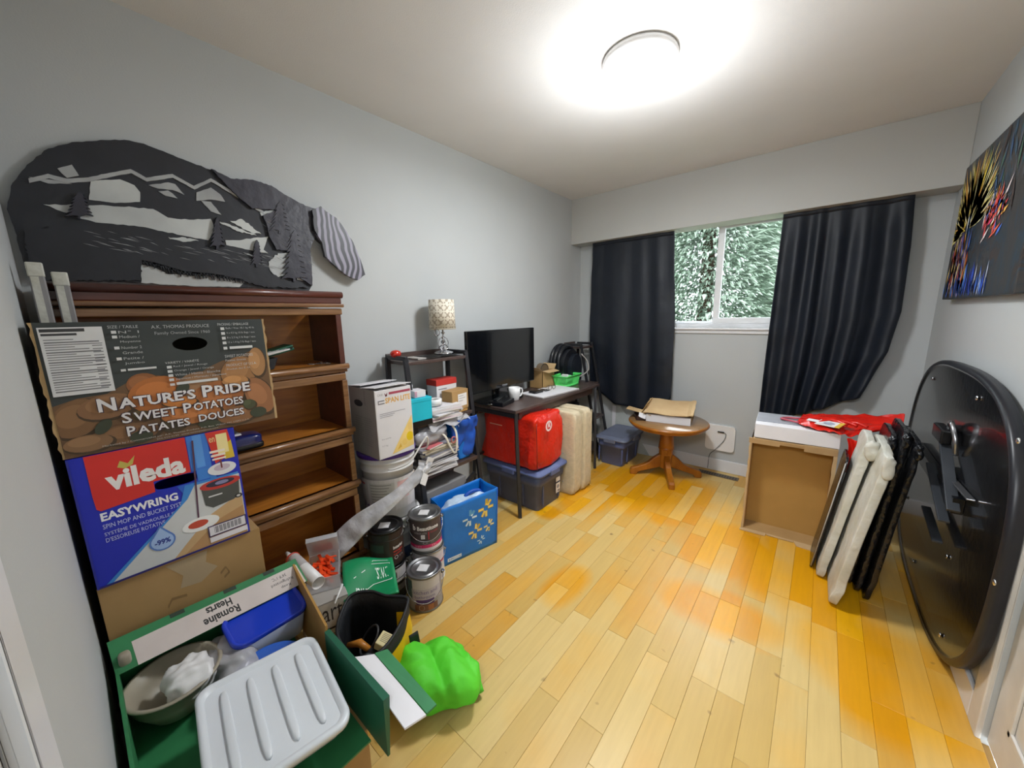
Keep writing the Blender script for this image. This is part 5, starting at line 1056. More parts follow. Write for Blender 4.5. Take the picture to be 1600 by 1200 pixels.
# closed laptop / board with small things on it
TT = rotz((.29, 2.42, 0), -.10)
t = thing('drawing_board', 'flat light grey board lying on the desk in front of the television', 'board', (.29, 2.42, DZT))
G().box(.20, .445, 2.22, 2.68, DZT+.0005, DZT+.012, 0, TT).build('board', mat('board_grey', '#A9A3A0', .5), t, bevel=.003); G().box(.202, .443, 2.222, 2.678, DZT+.012, DZT+.0135, 0, TT).build('top_sheet', 'white_card', t)
t = thing('wallet', 'small black wallet on the grey board', 'wallet', (.29, 2.32, DZT+.014)); G().box(.25, .32, 2.27, 2.37, DZT+.014, DZT+.030, 0, TT).build('body', 'black_plastic', t, bevel=.005); G().box(.25, .321, 2.29, 2.30, DZT+.0145, DZT+.031, 0, TT).build('elastic', 'cable_dark', t)
t = thing('key_bunch', 'silver and black key bunch on the grey board beside the wallet', 'keys', (.31, 2.41, DZT+.014))
for i in range(5):
    T = Matrix.Translation((.31, 2.40+.01*i, DZT+.016+.0025*i)) @ Matrix.Rotation(i*.7, 4, 'Z'); G().box(-.004, .004, 0, .05, 0, .003, 0, T).box(-.011, .011, .035, .058, 0, .003, 0, T).build('key', 'chrome' if i % 2 else 'black_plastic', t)
G().tube([(.31+.014*math.cos(a), 2.40+.014*math.sin(a), DZT+.03) for a in [k/14*2*PI for k in range(14)]], .0018, 6, 0, True).build('ring', 'steel', t)
t = thing('eyeglasses', 'brown framed glasses folded on the grey board', 'glasses', (.30, 2.50, DZT+.014))
for dy in (0, .055):
    G().tube([(.31, 2.47+dy+.023*math.cos(a), DZT+.034+.019*math.sin(a)) for a in [k/20*2*PI for k in range(20)]], .002, 6, 0, True).build('rim', 'brown_leather', t)
G().tube([(.31, 2.493, DZT+.036), (.31, 2.502, DZT+.036)], .002, 6).build('bridge', 'brown_leather', t)
for dy in (-.023, .078): G().tube([(.31, 2.47+dy, DZT+.036), (.25, 2.47+dy, DZT+.034), (.22, 2.47+dy, DZT+.018)], .002, 6).build('temple', 'brown_leather', t)
# brown open carton
t = thing('small_carton', 'small open brown carton behind the green basket on the desk', 'box', (.12, 2.62, DZT))
BX0, BX1, BY0_, BY1_ = .065, .20, 2.52, 2.70
g = G(); t_ = .004; z0, z1 = DZT+.0005, .90
g.box(BX0, BX1, BY0_, BY1_, z0, z0+t_).box(BX0, BX0+t_, BY0_, BY1_, z0, z1).box(BX1-t_, BX1, BY0_, BY1_, z0, z1).box(BX0, BX1, BY0_, BY0_+t_, z0, z1).box(BX0, BX1, BY1_-t_, BY1_, z0, z1); g.build('body', 'kraft', t)
G().hexa([(BX1, BY0_, z1), (BX1, BY1_, z1), (BX1-.003, BY1_, z1+.003), (BX1-.003, BY0_, z1+.003)], [(BX1+.05, BY0_+.02, z1-.012), (BX1+.05, BY1_, z1-.012), (BX1+.05, BY1_, z1-.008), (BX1+.05, BY0_+.02, z1-.008)]).build('flap', 'kraft_light', t)
G().hexa([(BX0, BY1_, z1), (BX1, BY1_, z1), (BX1, BY1_-.003, z1), (BX0, BY1_-.003, z1)], [(BX0, BY1_+.03, z1+.045), (BX1, BY1_+.03, z1+.045), (BX1, BY1_+.027, z1+.045), (BX0, BY1_+.027, z1+.045)]).build('flap', 'kraft_light', t)
G().hexa([(BX0, BY0_, z1), (BX1, BY0_, z1), (BX1, BY0_+.003, z1), (BX0, BY0_+.003, z1)], [(BX0, BY0_-.05, z1+.035), (BX1, BY0_-.05, z1+.035), (BX1, BY0_-.047, z1+.035), (BX0, BY0_-.047, z1+.035)]).build('flap', 'kraft_light', t)
t = thing('leather_case', 'brown round topped leather case standing in the open brown carton', 'case', (.13, 2.62, DZT+.006))
pr_ = [(2.56, .758), (2.68, .758), (2.68, .90)]+[(2.62+.06*math.cos(a), .90+.055*math.sin(a)) for a in [k/12*PI for k in range(1, 12)]]+[(2.56, .90)]
G().prism(pr_, lambda u, v_, w_: (w_, u, v_), .10, .15).build('body', 'brown_leather', t, bevel=.008); G().tube([(.151, 2.62+.056*math.cos(a), .90+.052*math.sin(a)) for a in [k/12*PI for k in range(13)]], .003, 6).build('piping', 'black_plastic', t)
# green basket
t = thing('plastic_basket', 'bright green plastic basket with slotted sides on the desk', 'basket', (.27, 2.79, DZT))
bx, by, bh = .075, .125, .098; TB = Matrix.Translation((.27, 2.79, DZT+.0005)) @ Matrix.Rotation(.02, 4, 'Z')
def bring(s, z): return [TB @ Vector((a, b, z)) for a, b in rrect(bx*s, by*s, .018, 4)]
loft(G(), [bring(.86, 0), bring(.87, .02)], 0, True, False).build('floor_panel', 'basket_green', t, solid=.003)
loft(G(), [bring(.97, .078), bring(.98, bh-.004), bring(1.08, bh), bring(1.08, bh-.006)], 0, False, False).build('rim', 'basket_green', t, solid=.003)
g = G(); r0, r1 = bring(.87, .02), bring(.97, .078)
per = []
for k in range(len(r0)):
    a, b = r0[k], r0[(k+1) % len(r0)]; c_, d_ = r1[k], r1[(k+1) % len(r0)]; n = max(1, int((b-a).length/.0085))
    for j in range(n): per.append((a.lerp(b, j/n), a.lerp(b, (j+.55)/n), c_.lerp(d_, (j+.55)/n), c_.lerp(d_, j/n)))
cen = TB @ Vector((0, 0, .05))
for q in per:
    off = (cen-(q[0]+q[2])/2); off.z = 0; off = off.normalized()*.002; g.add(list(q)+[p+off for p in q], [(0, 1, 2, 3), (7, 6, 5, 4), (0, 4, 5, 1), (1, 5, 6, 2), (2, 6, 7, 3), (3, 7, 4, 0)])
gg = g.build('slats', 'basket_green', t); gg['kind'] = 'stuff'
G().box(.285, .345, 2.68, 2.70, DZT+.085, DZT+.115).build('handle_tab', 'white_card', t, bevel=.004)
tag(G().sbox((.25, 2.80, DZT+.055), (.05, .09, .03), .7, 30, 18, 0, lambda p: p*(1+.2*noise.noise(p*30))).build('cloth_bundle', mat('mint', '#8FE8A0', .7)), 'pale green crumpled cloth inside the green basket', 'cloth')
# backpack behind
t = thing('backpack', 'black padded bag with curved ribs at the far end of the desk', 'bag', (.17, 2.97, DZT))
for i, (dx, s) in enumerate(((-.05, 1.0), (-.015, .98), (.02, .93))):
    pr_ = []
    for k in range(25):
        a = PI*k/24; pr_.append((2.95-(.155*s)*math.cos(a), .90+.185*s*math.sin(a)**.8))
    G().tube([(.15+dx, y, z) for y, z in [(pr_[0][0]+.01, .765)]+pr_+[(pr_[-1][0]-.01, .765)]], .020, 8).build('rib', 'backpack_black', t)
pr_ = [(2.95-.145*math.cos(PI*k/20), .89+.165*math.sin(PI*k/20)) for k in range(21)]+[(3.085, .752), (2.82, .752)]
G().prism(pr_, lambda u, v_, w_: (w_, u, v_), .08, .225).build('main_body', 'backpack_black', t, bevel=.015)
pr_ = [(2.975-.10*math.cos(PI*k/20), .88+.13*math.sin(PI*k/20)) for k in range(21)]+[(3.07, .76), (2.88, .76)]
G().prism(pr_, lambda u, v_, w_: (w_, u, v_), .22, .262).build('front_pocket', 'satin_navy', t, bevel=.012)
G().tube(bent([(.24, 3.10, 1.0), (.28, 3.14, .93), (.30, 3.13, .85), (.27, 3.06, .80), (.24, 2.98, .79)], 6), .006, 8).build('strap', 'grey_card', t)
G().box(.293, .303, 3.135, 3.145, .80, .845).build('strap_tip', 'steel', t)
# second ladder shelf beyond the desk
t = ladder_shelf('dark ladder shelf beyond the desk, half hidden by the black bag', 3.135, 3.355, ((1.06, .018), (.70, .02), (.38, .022), (.07, .022)), 1.08, .215, .43, (.2, 3.2, 0))
t = thing('shoe_box', 'dark brown low box at floor level behind the beige cushions', 'box', (.33, 2.72, 0))
G().box(.12, .50, 2.60, 2.83, 0, .10).build('body', mat('dark_brown_card', '#3A2822', .5), t, bevel=.003); G().box(.115, .505, 2.595, 2.835, .10, .125).build('lid', mat('dark_brown_card', '#3A2822'), t, bevel=.003); G().tube([(.505, 2.78, .06), (.508, 2.78, .06)], .008, 10).build('eyelet', 'steel', t)
t = thing('black_case', 'black upright case standing on the dark brown box under the desk end', 'case', (.3, 2.7, .126))
G().box(.15, .40, 2.60, 2.82, .1265, .62).build('shell', 'backpack_black', t, bevel=.03); G().tube(bent([(.30, 2.66, .62), (.30, 2.67, .65), (.30, 2.75, .65), (.30, 2.76, .62)], 4), .006, 8).build('handle', 'cable_dark', t)
# ============================================================ UNDER THE DESK
def tote(label, x0, x1, y0, y1, h, bodym, lidm, stickers=None, deep=.0, group='blue lidded storage totes'):
    t = thing('storage_tote', label, 'storage bin', ((x0+x1)/2, (y0+y1)/2, 0), 0, group); cx, cy, hx, hy = (x0+x1)/2, (y0+y1)/2, (x1-x0)/2, (y1-y0)/2
    def ring(s, z, r): return [(cx+a, cy+b, z) for a, b in rrect(hx-s, hy-s, r)]
    loft(G(), [ring(.045, 0, .03), ring(.042, .006, .035), ring(.028, h*.62, .04), ring(.020, h*.63, .04), ring(.018, h*.70, .04), ring(.018, h-.03, .04)]).build('tub_body', bodym, t)
    loft(G(), [ring(.012, h-.035, .04), ring(-.004, h-.033, .045), ring(-.004, h-.018, .045), ring(.012, h-.012, .04), ring(.022, h-.001, .035), ring(.030, h, .03), ring(.045, h-.006, .03)]).build('lid', lidm, t)
    for yy in (cy,):
        G().box(x1-.012, x1+.012, yy-.055, yy+.055, h-.055, h-.014).build('latch_handle', lidm, t, bevel=.006)
    G().box(cx-.055, cx+.055, y0-.012, y0+.012, h-.055, h-.014).build('latch_handle', lidm, t, bevel=.006)
    for dx in (-.11, .11): G().box(cx+dx-.006, cx+dx+.006, y0+.026, y0+.036, .03, h*.6).build('rib', bodym, t)
    for dy in (-.10, .10):
        if hy > .13: G().box(x1-.036, x1-.026, cy+dy-.006, cy+dy+.006, .03, h*.6).build('rib', bodym, t)
    if stickers:
        f = Face.plane((x1-.0235, stickers, h*.72), (0, .055, 0), (.0, 0, -h*.5)); f.rect(0, 0, 1, .42, '#D8D2CC').rect(0, .5, 1, 1, '#D8D2CC').rect(.1, .06, .9, .2, '#C86A3A').ell(.5, .68, .3, .1, '#8A8A90').rect(.4, .85, .9, .95, '#77777A'); f.done('sticker', t)
    return t
tote('blue grey storage tote under the desk carrying the red bag', .055, .60, 1.905, 2.285, .305, 'tote_dark', 'tote_blue', 2.15)
tote('blue lidded storage tote on the floor left of the round wooden table', .445, .745, 3.0, 3.455, .275, 'tote_blue', 'tote_lid')
# red bag
t = thing('red_bag', 'bulging red plastic shopping bag on the blue tote under the desk', 'bag', (.33, 2.1, .307))
def rb(p):
    q = Vector(p); k = (p.z+.19)/.38
    q.x *= 1-.06*k; q.y *= 1-.05*k
    q += Vector((noise.noise(p*6+Vector((1, 0, 0)))*.028+abs(noise.noise(p*11))*.034-.010, noise.noise(p*6+Vector((0, 4, 0)))*.022+abs(noise.noise(p*10+Vector((5, 5, 5))))*.03-.008, noise.noise(p*5+Vector((0, 0, 7)))*.022*(1 if p.z > 0 else .1)))
    return q
G().sbox((.32, 2.09, .500), (.255, .185, .188), .16, 120, 70, 0, rb).build('bag_body', 'red_plastic', t)
G().tube([(.58, 1.915, .33), (.578, 1.915, .45), (.572, 1.92, .56), (.565, 1.93, .66)], .0025, 6).build('corner_seam', P('#7A120C'), t)
f = Face.plane((.6, 1.985, .66), (0, .075, 0), (0, 0, -.075)); f.ell(.5, .5, .5, .5, '#E8D8D8').ell(.5, .5, .33, .33, '#C83028').poly([(.3, .7), (.42, .2), (.58, .2), (.75, .75), (.5, .55)], '#E8D8D8'); f.done('logo', t)
f = Face.plane((.16, 1.9035, .60), (.12, 0, .0), (0, 0, -.02)); f.rect(0, 0, 1, .4, '#E0A088'); f.done('print_line', t)
G().grid(lambda u, v: (.14+.22*u, 1.93+.10*v+.02*math.sin(u*5), .685+.035*math.sin(u*PI)*(1-v)+.01*math.sin(u*9)), 14, 6).build('bag_flap', 'red_plastic', t, solid=.003)
t = thing('dark_bundle', 'dark grey cloth bundle stuffed into the top of the red bag', 'cloth', (.25, 2.05, .69))
G().sbox((.25, 2.03, .685), (.10, .09, .022), .8, 30, 16, 0, lambda p: p*(1+.2*noise.noise(p*18))).build('cloth', mat('bundle_grey', '#4A4644', .8), t)
# cushions
for i, (y, x1, h, l) in enumerate(((2.352, .645, .655, 'beige seat cushion standing on edge beside the red bag, front one of two'), (2.478, .66, .66, 'beige seat cushion standing on edge under the desk, behind the front cushion'))):
    t = thing('seat_cushion', l, 'cushion', (x1-.2, y, 0), 0, 'beige cushions under the desk')
    G().sbox((x1-.235, y, h/2), (.235, .058, h/2), .16, 80, 40, 0, lambda p: Vector((p.x, p.y*(1+.06*math.sin(p.z*40)*.3), p.z))).build('cushion_body', 'cushion_fabric', t)
    for s in (-1, 1):
        G().tube([(x1+.001-.002, y+s*.047, z_) for z_ in [.02+(h-.04)*k/10 for k in range(11)]], .003, 6).build('piping', 'cushion_fabric', t)
    for k in range(5): G().sbox((x1-.10, y-.0575, .10+.115*k), (.006, .003, .006), 1, 10, 6).build('tuft', 'grey_card', t)
# blue shopping bag
t = thing('shopping_bag', 'bright blue reusable bag with yellow spark marks on the floor', 'bag', (.42, 1.33, 0))
b4 = [(.335, 1.19, 0), (.485, 1.15, 0), (.565, 1.505, 0), (.41, 1.54, 0)]; t4 = [(.325, 1.215, .335), (.495, 1.15, .348), (.575, 1.515, .362), (.385, 1.56, .352)]
B4 = [Vector(p) for p in b4]; T4 = [Vector(p) for p in t4]
def wall(i, j, bow):
    def f(u, v):
        p = B4[i].lerp(B4[j], u).lerp(T4[i].lerp(T4[j], u), v); n = (B4[j]-B4[i]).cross(Vector((0, 0, 1))).normalized()
        return p+n*bow*math.sin(PI*u)*math.sin(PI*v*.9)+n*.004*noise.noise(Vector((u*5, v*5, i)))*math.sin(PI*u)
    return f
for i, j, bow in ((0, 1, -.02), (1, 2, .006), (2, 3, -.02), (3, 0, .006)):
    w_ = G().grid(wall(i, j, bow), 16, 16).build('side_panel', 'bag_blue', t, solid=.003)
    G().tube([B4[j], T4[j]], .003, 6).build('edge_piping', 'bag_blue_dark', t)
G().hexa([p+Vector((0, 0, .001)) for p in B4], [p+Vector((0, 0, .006)) for p in B4]).build('bottom_panel', 'bag_blue', t)
fw = wall(1, 2, .006); nn = (B4[2]-B4[1]).cross(Vector((0, 0, 1))).normalized()
f = Face(lambda a, b, d: fw(a, 1-b)+nn*(d+.002), True)
def spark(cx, cy, s, m, m2):
    for w2, mm in ((1.5, m2), (.85, m)):
        for k in range(6):
            a = math.radians([82, 48, -3, -88, -122, 180][k]); r0, r1 = s*(.36-.03*w2), s*(1.0+.05*w2)
            dx, dy = math.cos(a), -math.sin(a)*1.06; nx, ny = math.sin(a)*s*.13*w2, math.cos(a)*s*.13*w2
            f.poly([(cx+dx*r0+nx, cy+dy*r0+ny), (cx+dx*r1+nx, cy+dy*r1+ny), (cx+dx*r1-nx, cy+dy*r1-ny), (cx+dx*r0-nx, cy+dy*r0-ny)], mm); f.k -= 1
        f.k += 1
spark(.77, .27, .135, '#E8D070', '#C0A030'); spark(.47, .33, .12, '#D8E4EC', '#5A9AC0'); spark(.57, .60, .115, '#E8D890', '#C0A030'); spark(.83, .60, .095, '#E8E0B0', '#B0A050'); spark(.68, .80, .07, '#C8DCE8', '#4A94CC')
f.rect(.08, .885, .32, .945, '#D8E0E4').rect(.10, .905, .30, .93, '#5A8AB8'); f.text('Reusable', .12, .905, .28, .93, '#E4ECF0'); f.done('print', t)
t = thing('tissue_lining', 'pale crumpled plastic packaging inside the blue shopping bag', 'packaging', (.45, 1.35, .2))
G().sbox((.452, 1.36, .20), (.060, .155, .128), .5, 50, 30, 0, lambda p: p*(1+.12*noise.noise(p*16)+.05*noise.noise(p*40)), Matrix.Rotation(-.22, 3, 'Z')).build('crumpled_film', mat('pale_film', '#B8CCE0', .35, bump=(24, .8)), t)
T = Matrix.Translation((.462, 1.42, .312)) @ Matrix.Rotation(-.25, 4, 'Z'); G().tube([T @ Vector((0, .055*math.cos(a), .03*math.sin(a))) for a in [k/16*PI for k in range(17)]], .012, 8).build('blue_roll', 'bag_blue_dark', t)
# ============================================================ ROUND TABLE
TX, TY = 1.055, 3.115
t = thing('pedestal_table', 'round wooden pedestal side table below the window', 'table', (TX, TY, 0))
G().lathe([(0, .44), (.285, .44), (.292, .446), (.292, .456), (.306, .460), (.312, .468), (.312, .474), (.306, .482), (.298, .485)], (TX, TY, 0), 64).build('table_edge', 'oak', t)
G().lathe([(0, .4865), (.299, .4865), (.301, .484), (.299, .481)], (TX, TY, 0), 64, T=None).build('table_top', 'oak_top', t)
G().lathe([(.09, .44), (.09, .425), (.055, .42), (.052, .36), (.056, .30), (.062, .262), (.054, .255), (.062, .248), (.062, .238), (.050, .23), (0, .23)], (TX, TY, 0), 32).build('column_turning', 'oak', t)
pr_ = [(.056*math.cos(a), .056*math.sin(a)) for a in [(k+.5)/8*2*PI for k in range(8)]]
G().prism(pr_, lambda u, v_, w_: (TX+u, TY+v_, w_), .075, .232).build('column_block', 'oak', t, bevel=.004)
lg = [(.03, .08), (.03, .19), (.06, .185), (.10, .155), (.14, .115), (.18, .09), (.23, .072), (.275, .058), (.288, .04), (.288, 0), (.235, 0), (.225, .022), (.17, .04), (.12, .055), (.07, .07)]
for a in (-150, -62, 28, 118):
    ar = math.radians(a); c_, s_ = math.cos(ar), math.sin(ar)
    G().prism(lg, lambda u, v_, w_: (TX+u*c_-w_*s_, TY+u*s_+w_*c_, v_), -.022, .022).build('leg', 'oak', t, bevel=.006)
# cartons on the table
t = thing('flattened_carton', 'torn open shipping carton with lifted flap on the round table', 'box', (1.08, 3.1, .488))
TT = rotz((1.08, 3.12, 0), .16)
Z0 = .488
G().box(.90, 1.235, 3.0, 3.02, Z0+.0, Z0+.062, 0, TT).build('front_side', 'white_card', t, bevel=.002)
G().box(.90, 1.235, 3.02, 3.30, Z0, Z0+.004, 0, TT).box(.90, 1.235, 3.30, 3.304, Z0, Z0+.12, 0, TT).box(1.231, 1.235, 3.02, 3.30, Z0, Z0+.07, 0, TT).box(.90, .904, 3.02, 3.3, Z0, Z0+.09, 0, TT).build('tray_body', 'kraft', t)
def pt_(x, y, z): return TT @ Vector((x, y, z))
rn = random.Random(8)
G().grid(lambda u, v: pt_(.88+.37*u+.004*rn.uniform(-1, 1), 2.985+.27*v, Z0+.075+.065*v+.004*math.sin(u*9)+(.01 if u > .9 else 0)), 18, 6, 0, False).build('top_flap', 'kraft_light', t, solid=.005)
G().grid(lambda u, v: pt_(.84+.06*v, 3.02+.25*u, Z0+.145-.12*(1-v)+.0), 6, 4, 0, False).build('end_flap', 'kraft', t, solid=.004)
G().grid(lambda u, v: pt_(.72+.22*u, 2.99+.10*v+.08*(1-u), Z0+.055+.015*(1-u)), 8, 4, 0, False).build('torn_flap', 'kraft_light', t, solid=.004)
G().hexa([pt_(.86, 2.985, Z0+.03), pt_(.90, 2.98, Z0+.02), pt_(.90, 3.01, Z0+.05), pt_(.86, 3.02, Z0+.06)], [pt_(.84, 3.0, Z0+.034), pt_(.895, 2.978, Z0+.026), pt_(.895, 3.005, Z0+.056), pt_(.84, 3.03, Z0+.066)]).build('torn_corner', 'white_card', t)
t = thing('dark_tray', 'low dark brown tray under the torn flap at the left of the round table', 'tray', (.86, 3.02, Z0))
T = rotz((.88, 3.06, 0), .5); x0, x1, y0, y1 = .80, .895, 2.98, 3.14; z0 = Z0+.001
G().box(x0, x1, y0, y1, z0, z0+.004, 0, T).box(x0, x0+.004, y0, y1, z0, z0+.03, 0, T).box(x1-.004, x1, y0, y1, z0, z0+.03, 0, T).box(x0, x1, y0, y0+.004, z0, z0+.03, 0, T).box(x0, x1, y1-.004, y1, z0, z0+.03, 0, T).build('tray', mat('tray_brown', '#3A2018', .4), t); G().tube([T @ Vector((x0, y0, z0+.03)), T @ Vector((x1, y0, z0+.03))], .004, 6).build('rim', mat('tray_brown', '#3A2018'), t)
# pale pillow shaped object behind the tote
t = thing('grey_board', 'pale grey sloping board leaning behind the tote below the left curtain', 'board', (.6, 3.44, 0))
G().hexa([(.40, 3.462, .0), (.80, 3.462, .0), (.80, 3.468, .0), (.40, 3.468, 0)], [(.40, 3.462, .50), (.46, 3.462, .50), (.46, 3.468, .50), (.40, 3.468, .50)]).build('board', mat('pale_board', '#B4B8B4', .6), t, bevel=.002)
G().box(.405, .44, 3.460, 3.462, .02, .45).build('edge_tape', 'white_card', t)
# ============================================================ OPEN CARTON WITH WHITE TOP
t = thing('open_carton', 'large brown carton lying with its open side facing the room by the right curtain', 'box', (1.91, 2.75, 0))
TT = rotz((1.70, 2.60, 0), .06); x0, x1, y0, y1, zc = 1.705, 2.105, 2.60, 2.88, .605; th = .006
G().box(x0, x1, y0+.12, y0+.126, .0, zc, 0, TT).build('inner_back', 'kraft_inside', t)
G().box(x0, x0+th, y0, y1, 0, zc, 0, TT).build('side_panel', 'kraft', t); G().box(x1-th, x1, y0, y1, 0, zc, 0, TT).build('side_panel', 'kraft', t)
G().box(x0, x1, y0, y1, 0, th, 0, TT).build('bottom_panel', 'kraft', t); G().box(x0, x1, y0, y1, zc-th, zc, 0, TT).build('top_panel', 'kraft', t)
def flap(pts, nm='flap', m='kraft_light', th=.004):
    a = [TT @ Vector(p) for p in pts]; n = (a[1]-a[0]).cross(a[3]-a[0]).normalized()*th
    G().hexa(a, [p+n for p in a]).build(nm, m, t)
flap([(x0-.01, y0, .004), (x0+.125, y0, .006), (x0+.12, y0-.035, .006), (x0-.015, y0-.035, .004)]); flap([(x0+.125, y0, .006), (x0+.26, y0, .006), (x0+.26, y0-.018, .006), (x0+.13, y0-.018, .006)]); flap([(x0+.26, y0, .006), (x1, y0, .006), (x1+.0, y0-.06, .003), (x0+.275, y0-.05, .003)])
flap([(x0-.012, y0-.002, zc-.03), (x0+.14, y0-.002, zc-.03), (x0+.145, y0-.010, zc+.005), (x0-.012, y0-.010, zc+.005)]); flap([(x0+.14, y0-.002, zc-.018), (x0+.26, y0-.002, zc-.018), (x0+.26, y0-.010, zc+.005), (x0+.14, y0-.010, zc+.005)]); flap([(x0+.255, y0-.002, zc-.035), (x1, y0-.002, zc-.035), (x1, y0-.012, zc+.008), (x0+.255, y0-.012, zc+.008)])
rn = random.Random(6); g = G(); pp = [(x0-.004, 0)]+[(x0-.004-rn.random()*.008, zc*k/20) for k in range(21)]+[(x0-.0, zc)]+[(x0+.002, zc-.01), (x0+.002, .01)]
g.prism(pp, lambda u, v_, w_: TT @ Vector((u, w_, v_)), y0-.006, y0-.002); g.build('torn_edge', 'kraft_light', t)
g = G(); pp = [(x1+.002, 0)]+[(x1-.012-rn.random()*.005, zc*k/20) for k in range(21)]+[(x1+.002, zc)]; g.prism(pp, lambda u, v_, w_: TT @ Vector((u, w_, v_)), y0-.006, y0-.002); g.build('torn_edge', 'kraft_light', t)
t = thing('white_flat_box', 'white flat carton lying on top of the open brown carton', 'box', (1.91, 2.77, .606))
G().box(x0+.01, x1+.004, y0-.012, y1+.02, zc+.0095, zc+.095, 0, TT).build('body', 'white_card', t, bevel=.003); G().box(x0+.012, x1+.002, y0+.06, y1+.018, zc+.095, zc+.0975, 0, TT).build('grey_top', mat('cool_grey_card', '#8E9096', .6), t)
# red plastic film bag
t = thing('red_plastic_bag', 'shiny red plastic bag sprawled over the white carton, pulled to a corner', 'bag', (2.1, 2.75, .70))
ctl = [[(1.93, 2.93, .712), (2.03, 2.95, .725), (2.15, 2.96, .735), (2.28, 2.94, .76), (2.36, 2.84, .80)],
       [(1.92, 2.82, .708), (2.02, 2.82, .722), (2.14, 2.84, .715), (2.28, 2.85, .735), (2.345, 2.76, .755)],
       [(1.91, 2.72, .708), (2.01, 2.70, .735), (2.12, 2.71, .712), (2.22, 2.74, .715), (2.30, 2.72, .74)],
       [(1.95, 2.63, .708), (2.04, 2.60, .708), (2.10, 2.585, .706), (2.15, 2.60, .70), (2.26, 2.69, .73)]]
def bz(u, v):
    def cr(p, t_):
        n = len(p)-1; x = min(t_*n, n-1e-6); i = int(x); k = x-i; a = p[max(i-1, 0)]; b = p[i]; c = p[i+1]; d = p[min(i+2, n)]
        return .5*((2*b)+(c-a)*k+(2*a-5*b+4*c-d)*k*k+(3*b-a-3*c+d)*k**3)
    rows = [cr([Vector(q) for q in r], u) for r in ctl]; p = cr(rows, v)
    return p+Vector((0, 0, .012*noise.noise(Vector((u*9, v*7, 1)))+.006*abs(noise.noise(Vector((u*22, v*18, 5))))+.004))
G().grid(bz, 60, 44).build('film', 'red_film', t, solid=.0015)
G().grid(lambda u, v: (2.13+.045*u+.012*math.sin(v*4), 2.585+.02*math.sin(u*6), .69-.19*v*(1-.5*abs(u-.5))), 8, 20).build('hanging_corner', 'red_film', t, solid=.0015)
G().tube(bent([(1.92, 2.70, .715), (1.87, 2.72, .715), (1.83, 2.76, .712), (1.86, 2.80, .712), (1.92, 2.80, .716)], 6), .006, 8).build('cord_handle', mat('cord_red', '#B84A5A', .5), t)
for k in range(3): G().tube(bent([(2.0+.05*k, 2.66+.02*k, .735), (2.06+.05*k, 2.70, .755), (2.13+.04*k, 2.68, .742)], 6), .009, 8).build('fold', 'red_film', t)
t = thing('paper_tag', 'white and yellow tag lying on the red plastic bag', 'tag', (2.06, 2.63, .74))
T = Matrix.Translation((2.055, 2.645, .742)) @ Matrix.Rotation(-.35, 4, 'Z') @ Matrix.Rotation(.12, 4, 'X')
G().box(-.055, .055, -.04, .04, 0, .003, 0, T).build('card', 'paper', t); G().box(.035, .056, -.041, .041, .0005, .0045, 0, T).build('yellow_edge', P('#D8B040'), t); G().box(-.105, -.05, -.012, .02, .001, .004, 0, T).build('stub', 'paper', t)
f = Face(lambda a, b, d: T @ Vector((-.05+.085*a, .035-.07*b, .003+d))); f.ell(.55, .5, .3, .3, '#9AA0B0').rect(.1, .8, .8, .86, '#9A9A9A'); f.done('print', t)
# ============================================================ LEANING PANELS ON THE RIGHT
def lean(name, label, cat, xb, xt, y0, y1, h, th, m, group=None, edge=None, bulge=.0, amp=0, ends=None):
    t = thing(name, label, cat, (xb, (y0+y1)/2, 0), 0, group)
    L = math.hypot(xt-xb, h); a = math.atan2(xt-xb, h)
    def f(p):
        if amp: p = p+Vector((noise.noise(p*16)*amp, noise.noise(p*14+Vector((3, 3, 3)))*amp, noise.noise(p*12+Vector((7, 1, 3)))*amp))
        return p
    g = G().sbox((0, 0, 0), (th/2, (y1-y0)/2, L/2), .18, 64, 56, 0, f)
    R_ = Matrix.Rotation(a, 3, 'Y'); c = Vector(((xb+xt)/2+th/2*math.cos(a), (y0+y1)/2, h/2+.012))
    g.v = [tuple(c+R_ @ Vector(p)) for p in g.v]
    mz = min(p[2] for p in g.v); g.v = [(p[0], p[1], p[2]-mz+.0005) for p in g.v]
    g.build('wrapped_body', m, t)
    return t, R_, c-Vector((0, 0, mz))
t, R_, c = lean('wrapped_panel', 'white plastic wrapped panel leaning at right, nearest the camera of two', 'panel', 2.117, 2.225, 2.09, 2.55, .755, .038, 'wrap_white', 'white wrapped panels leaning at right', amp=.006)
G().sbox(c+R_ @ Vector((.0, -.232, .34)), (.019, .012, .05), .7, 20, 14, 0, lambda p: p*(1+.3*noise.noise(p*50))).build('taped_end', 'wrap_white', t)
t, R_, c = lean('wrapped_panel', 'white plastic wrapped panel leaning at right, the one farther back', 'panel', 2.070, 2.178, 2.30, 2.56, .765, .038, 'wrap_white', 'white wrapped panels leaning at right', amp=.006)
G().sbox(c+R_ @ Vector((.012, -.13, .345)), (.026, .02, .045), .8, 24, 16, 0, lambda p: p*(1+.3*noise.noise(p*40))).build('bunched_wrap', 'wrap_white', t)
t, R_, c = lean('framed_panel', 'thin dark panel with grey edges leaning left of the white wrapped panels', 'panel', 2.045, 2.125, 2.37, 2.585, .64, .014, 'wrap_black', amp=.001)
G().tube([c+R_ @ Vector((-.003, -.106, -.30)), c+R_ @ Vector((-.003, -.106, .30))], .003, 6).build('grey_edge', 'grey_card', t)
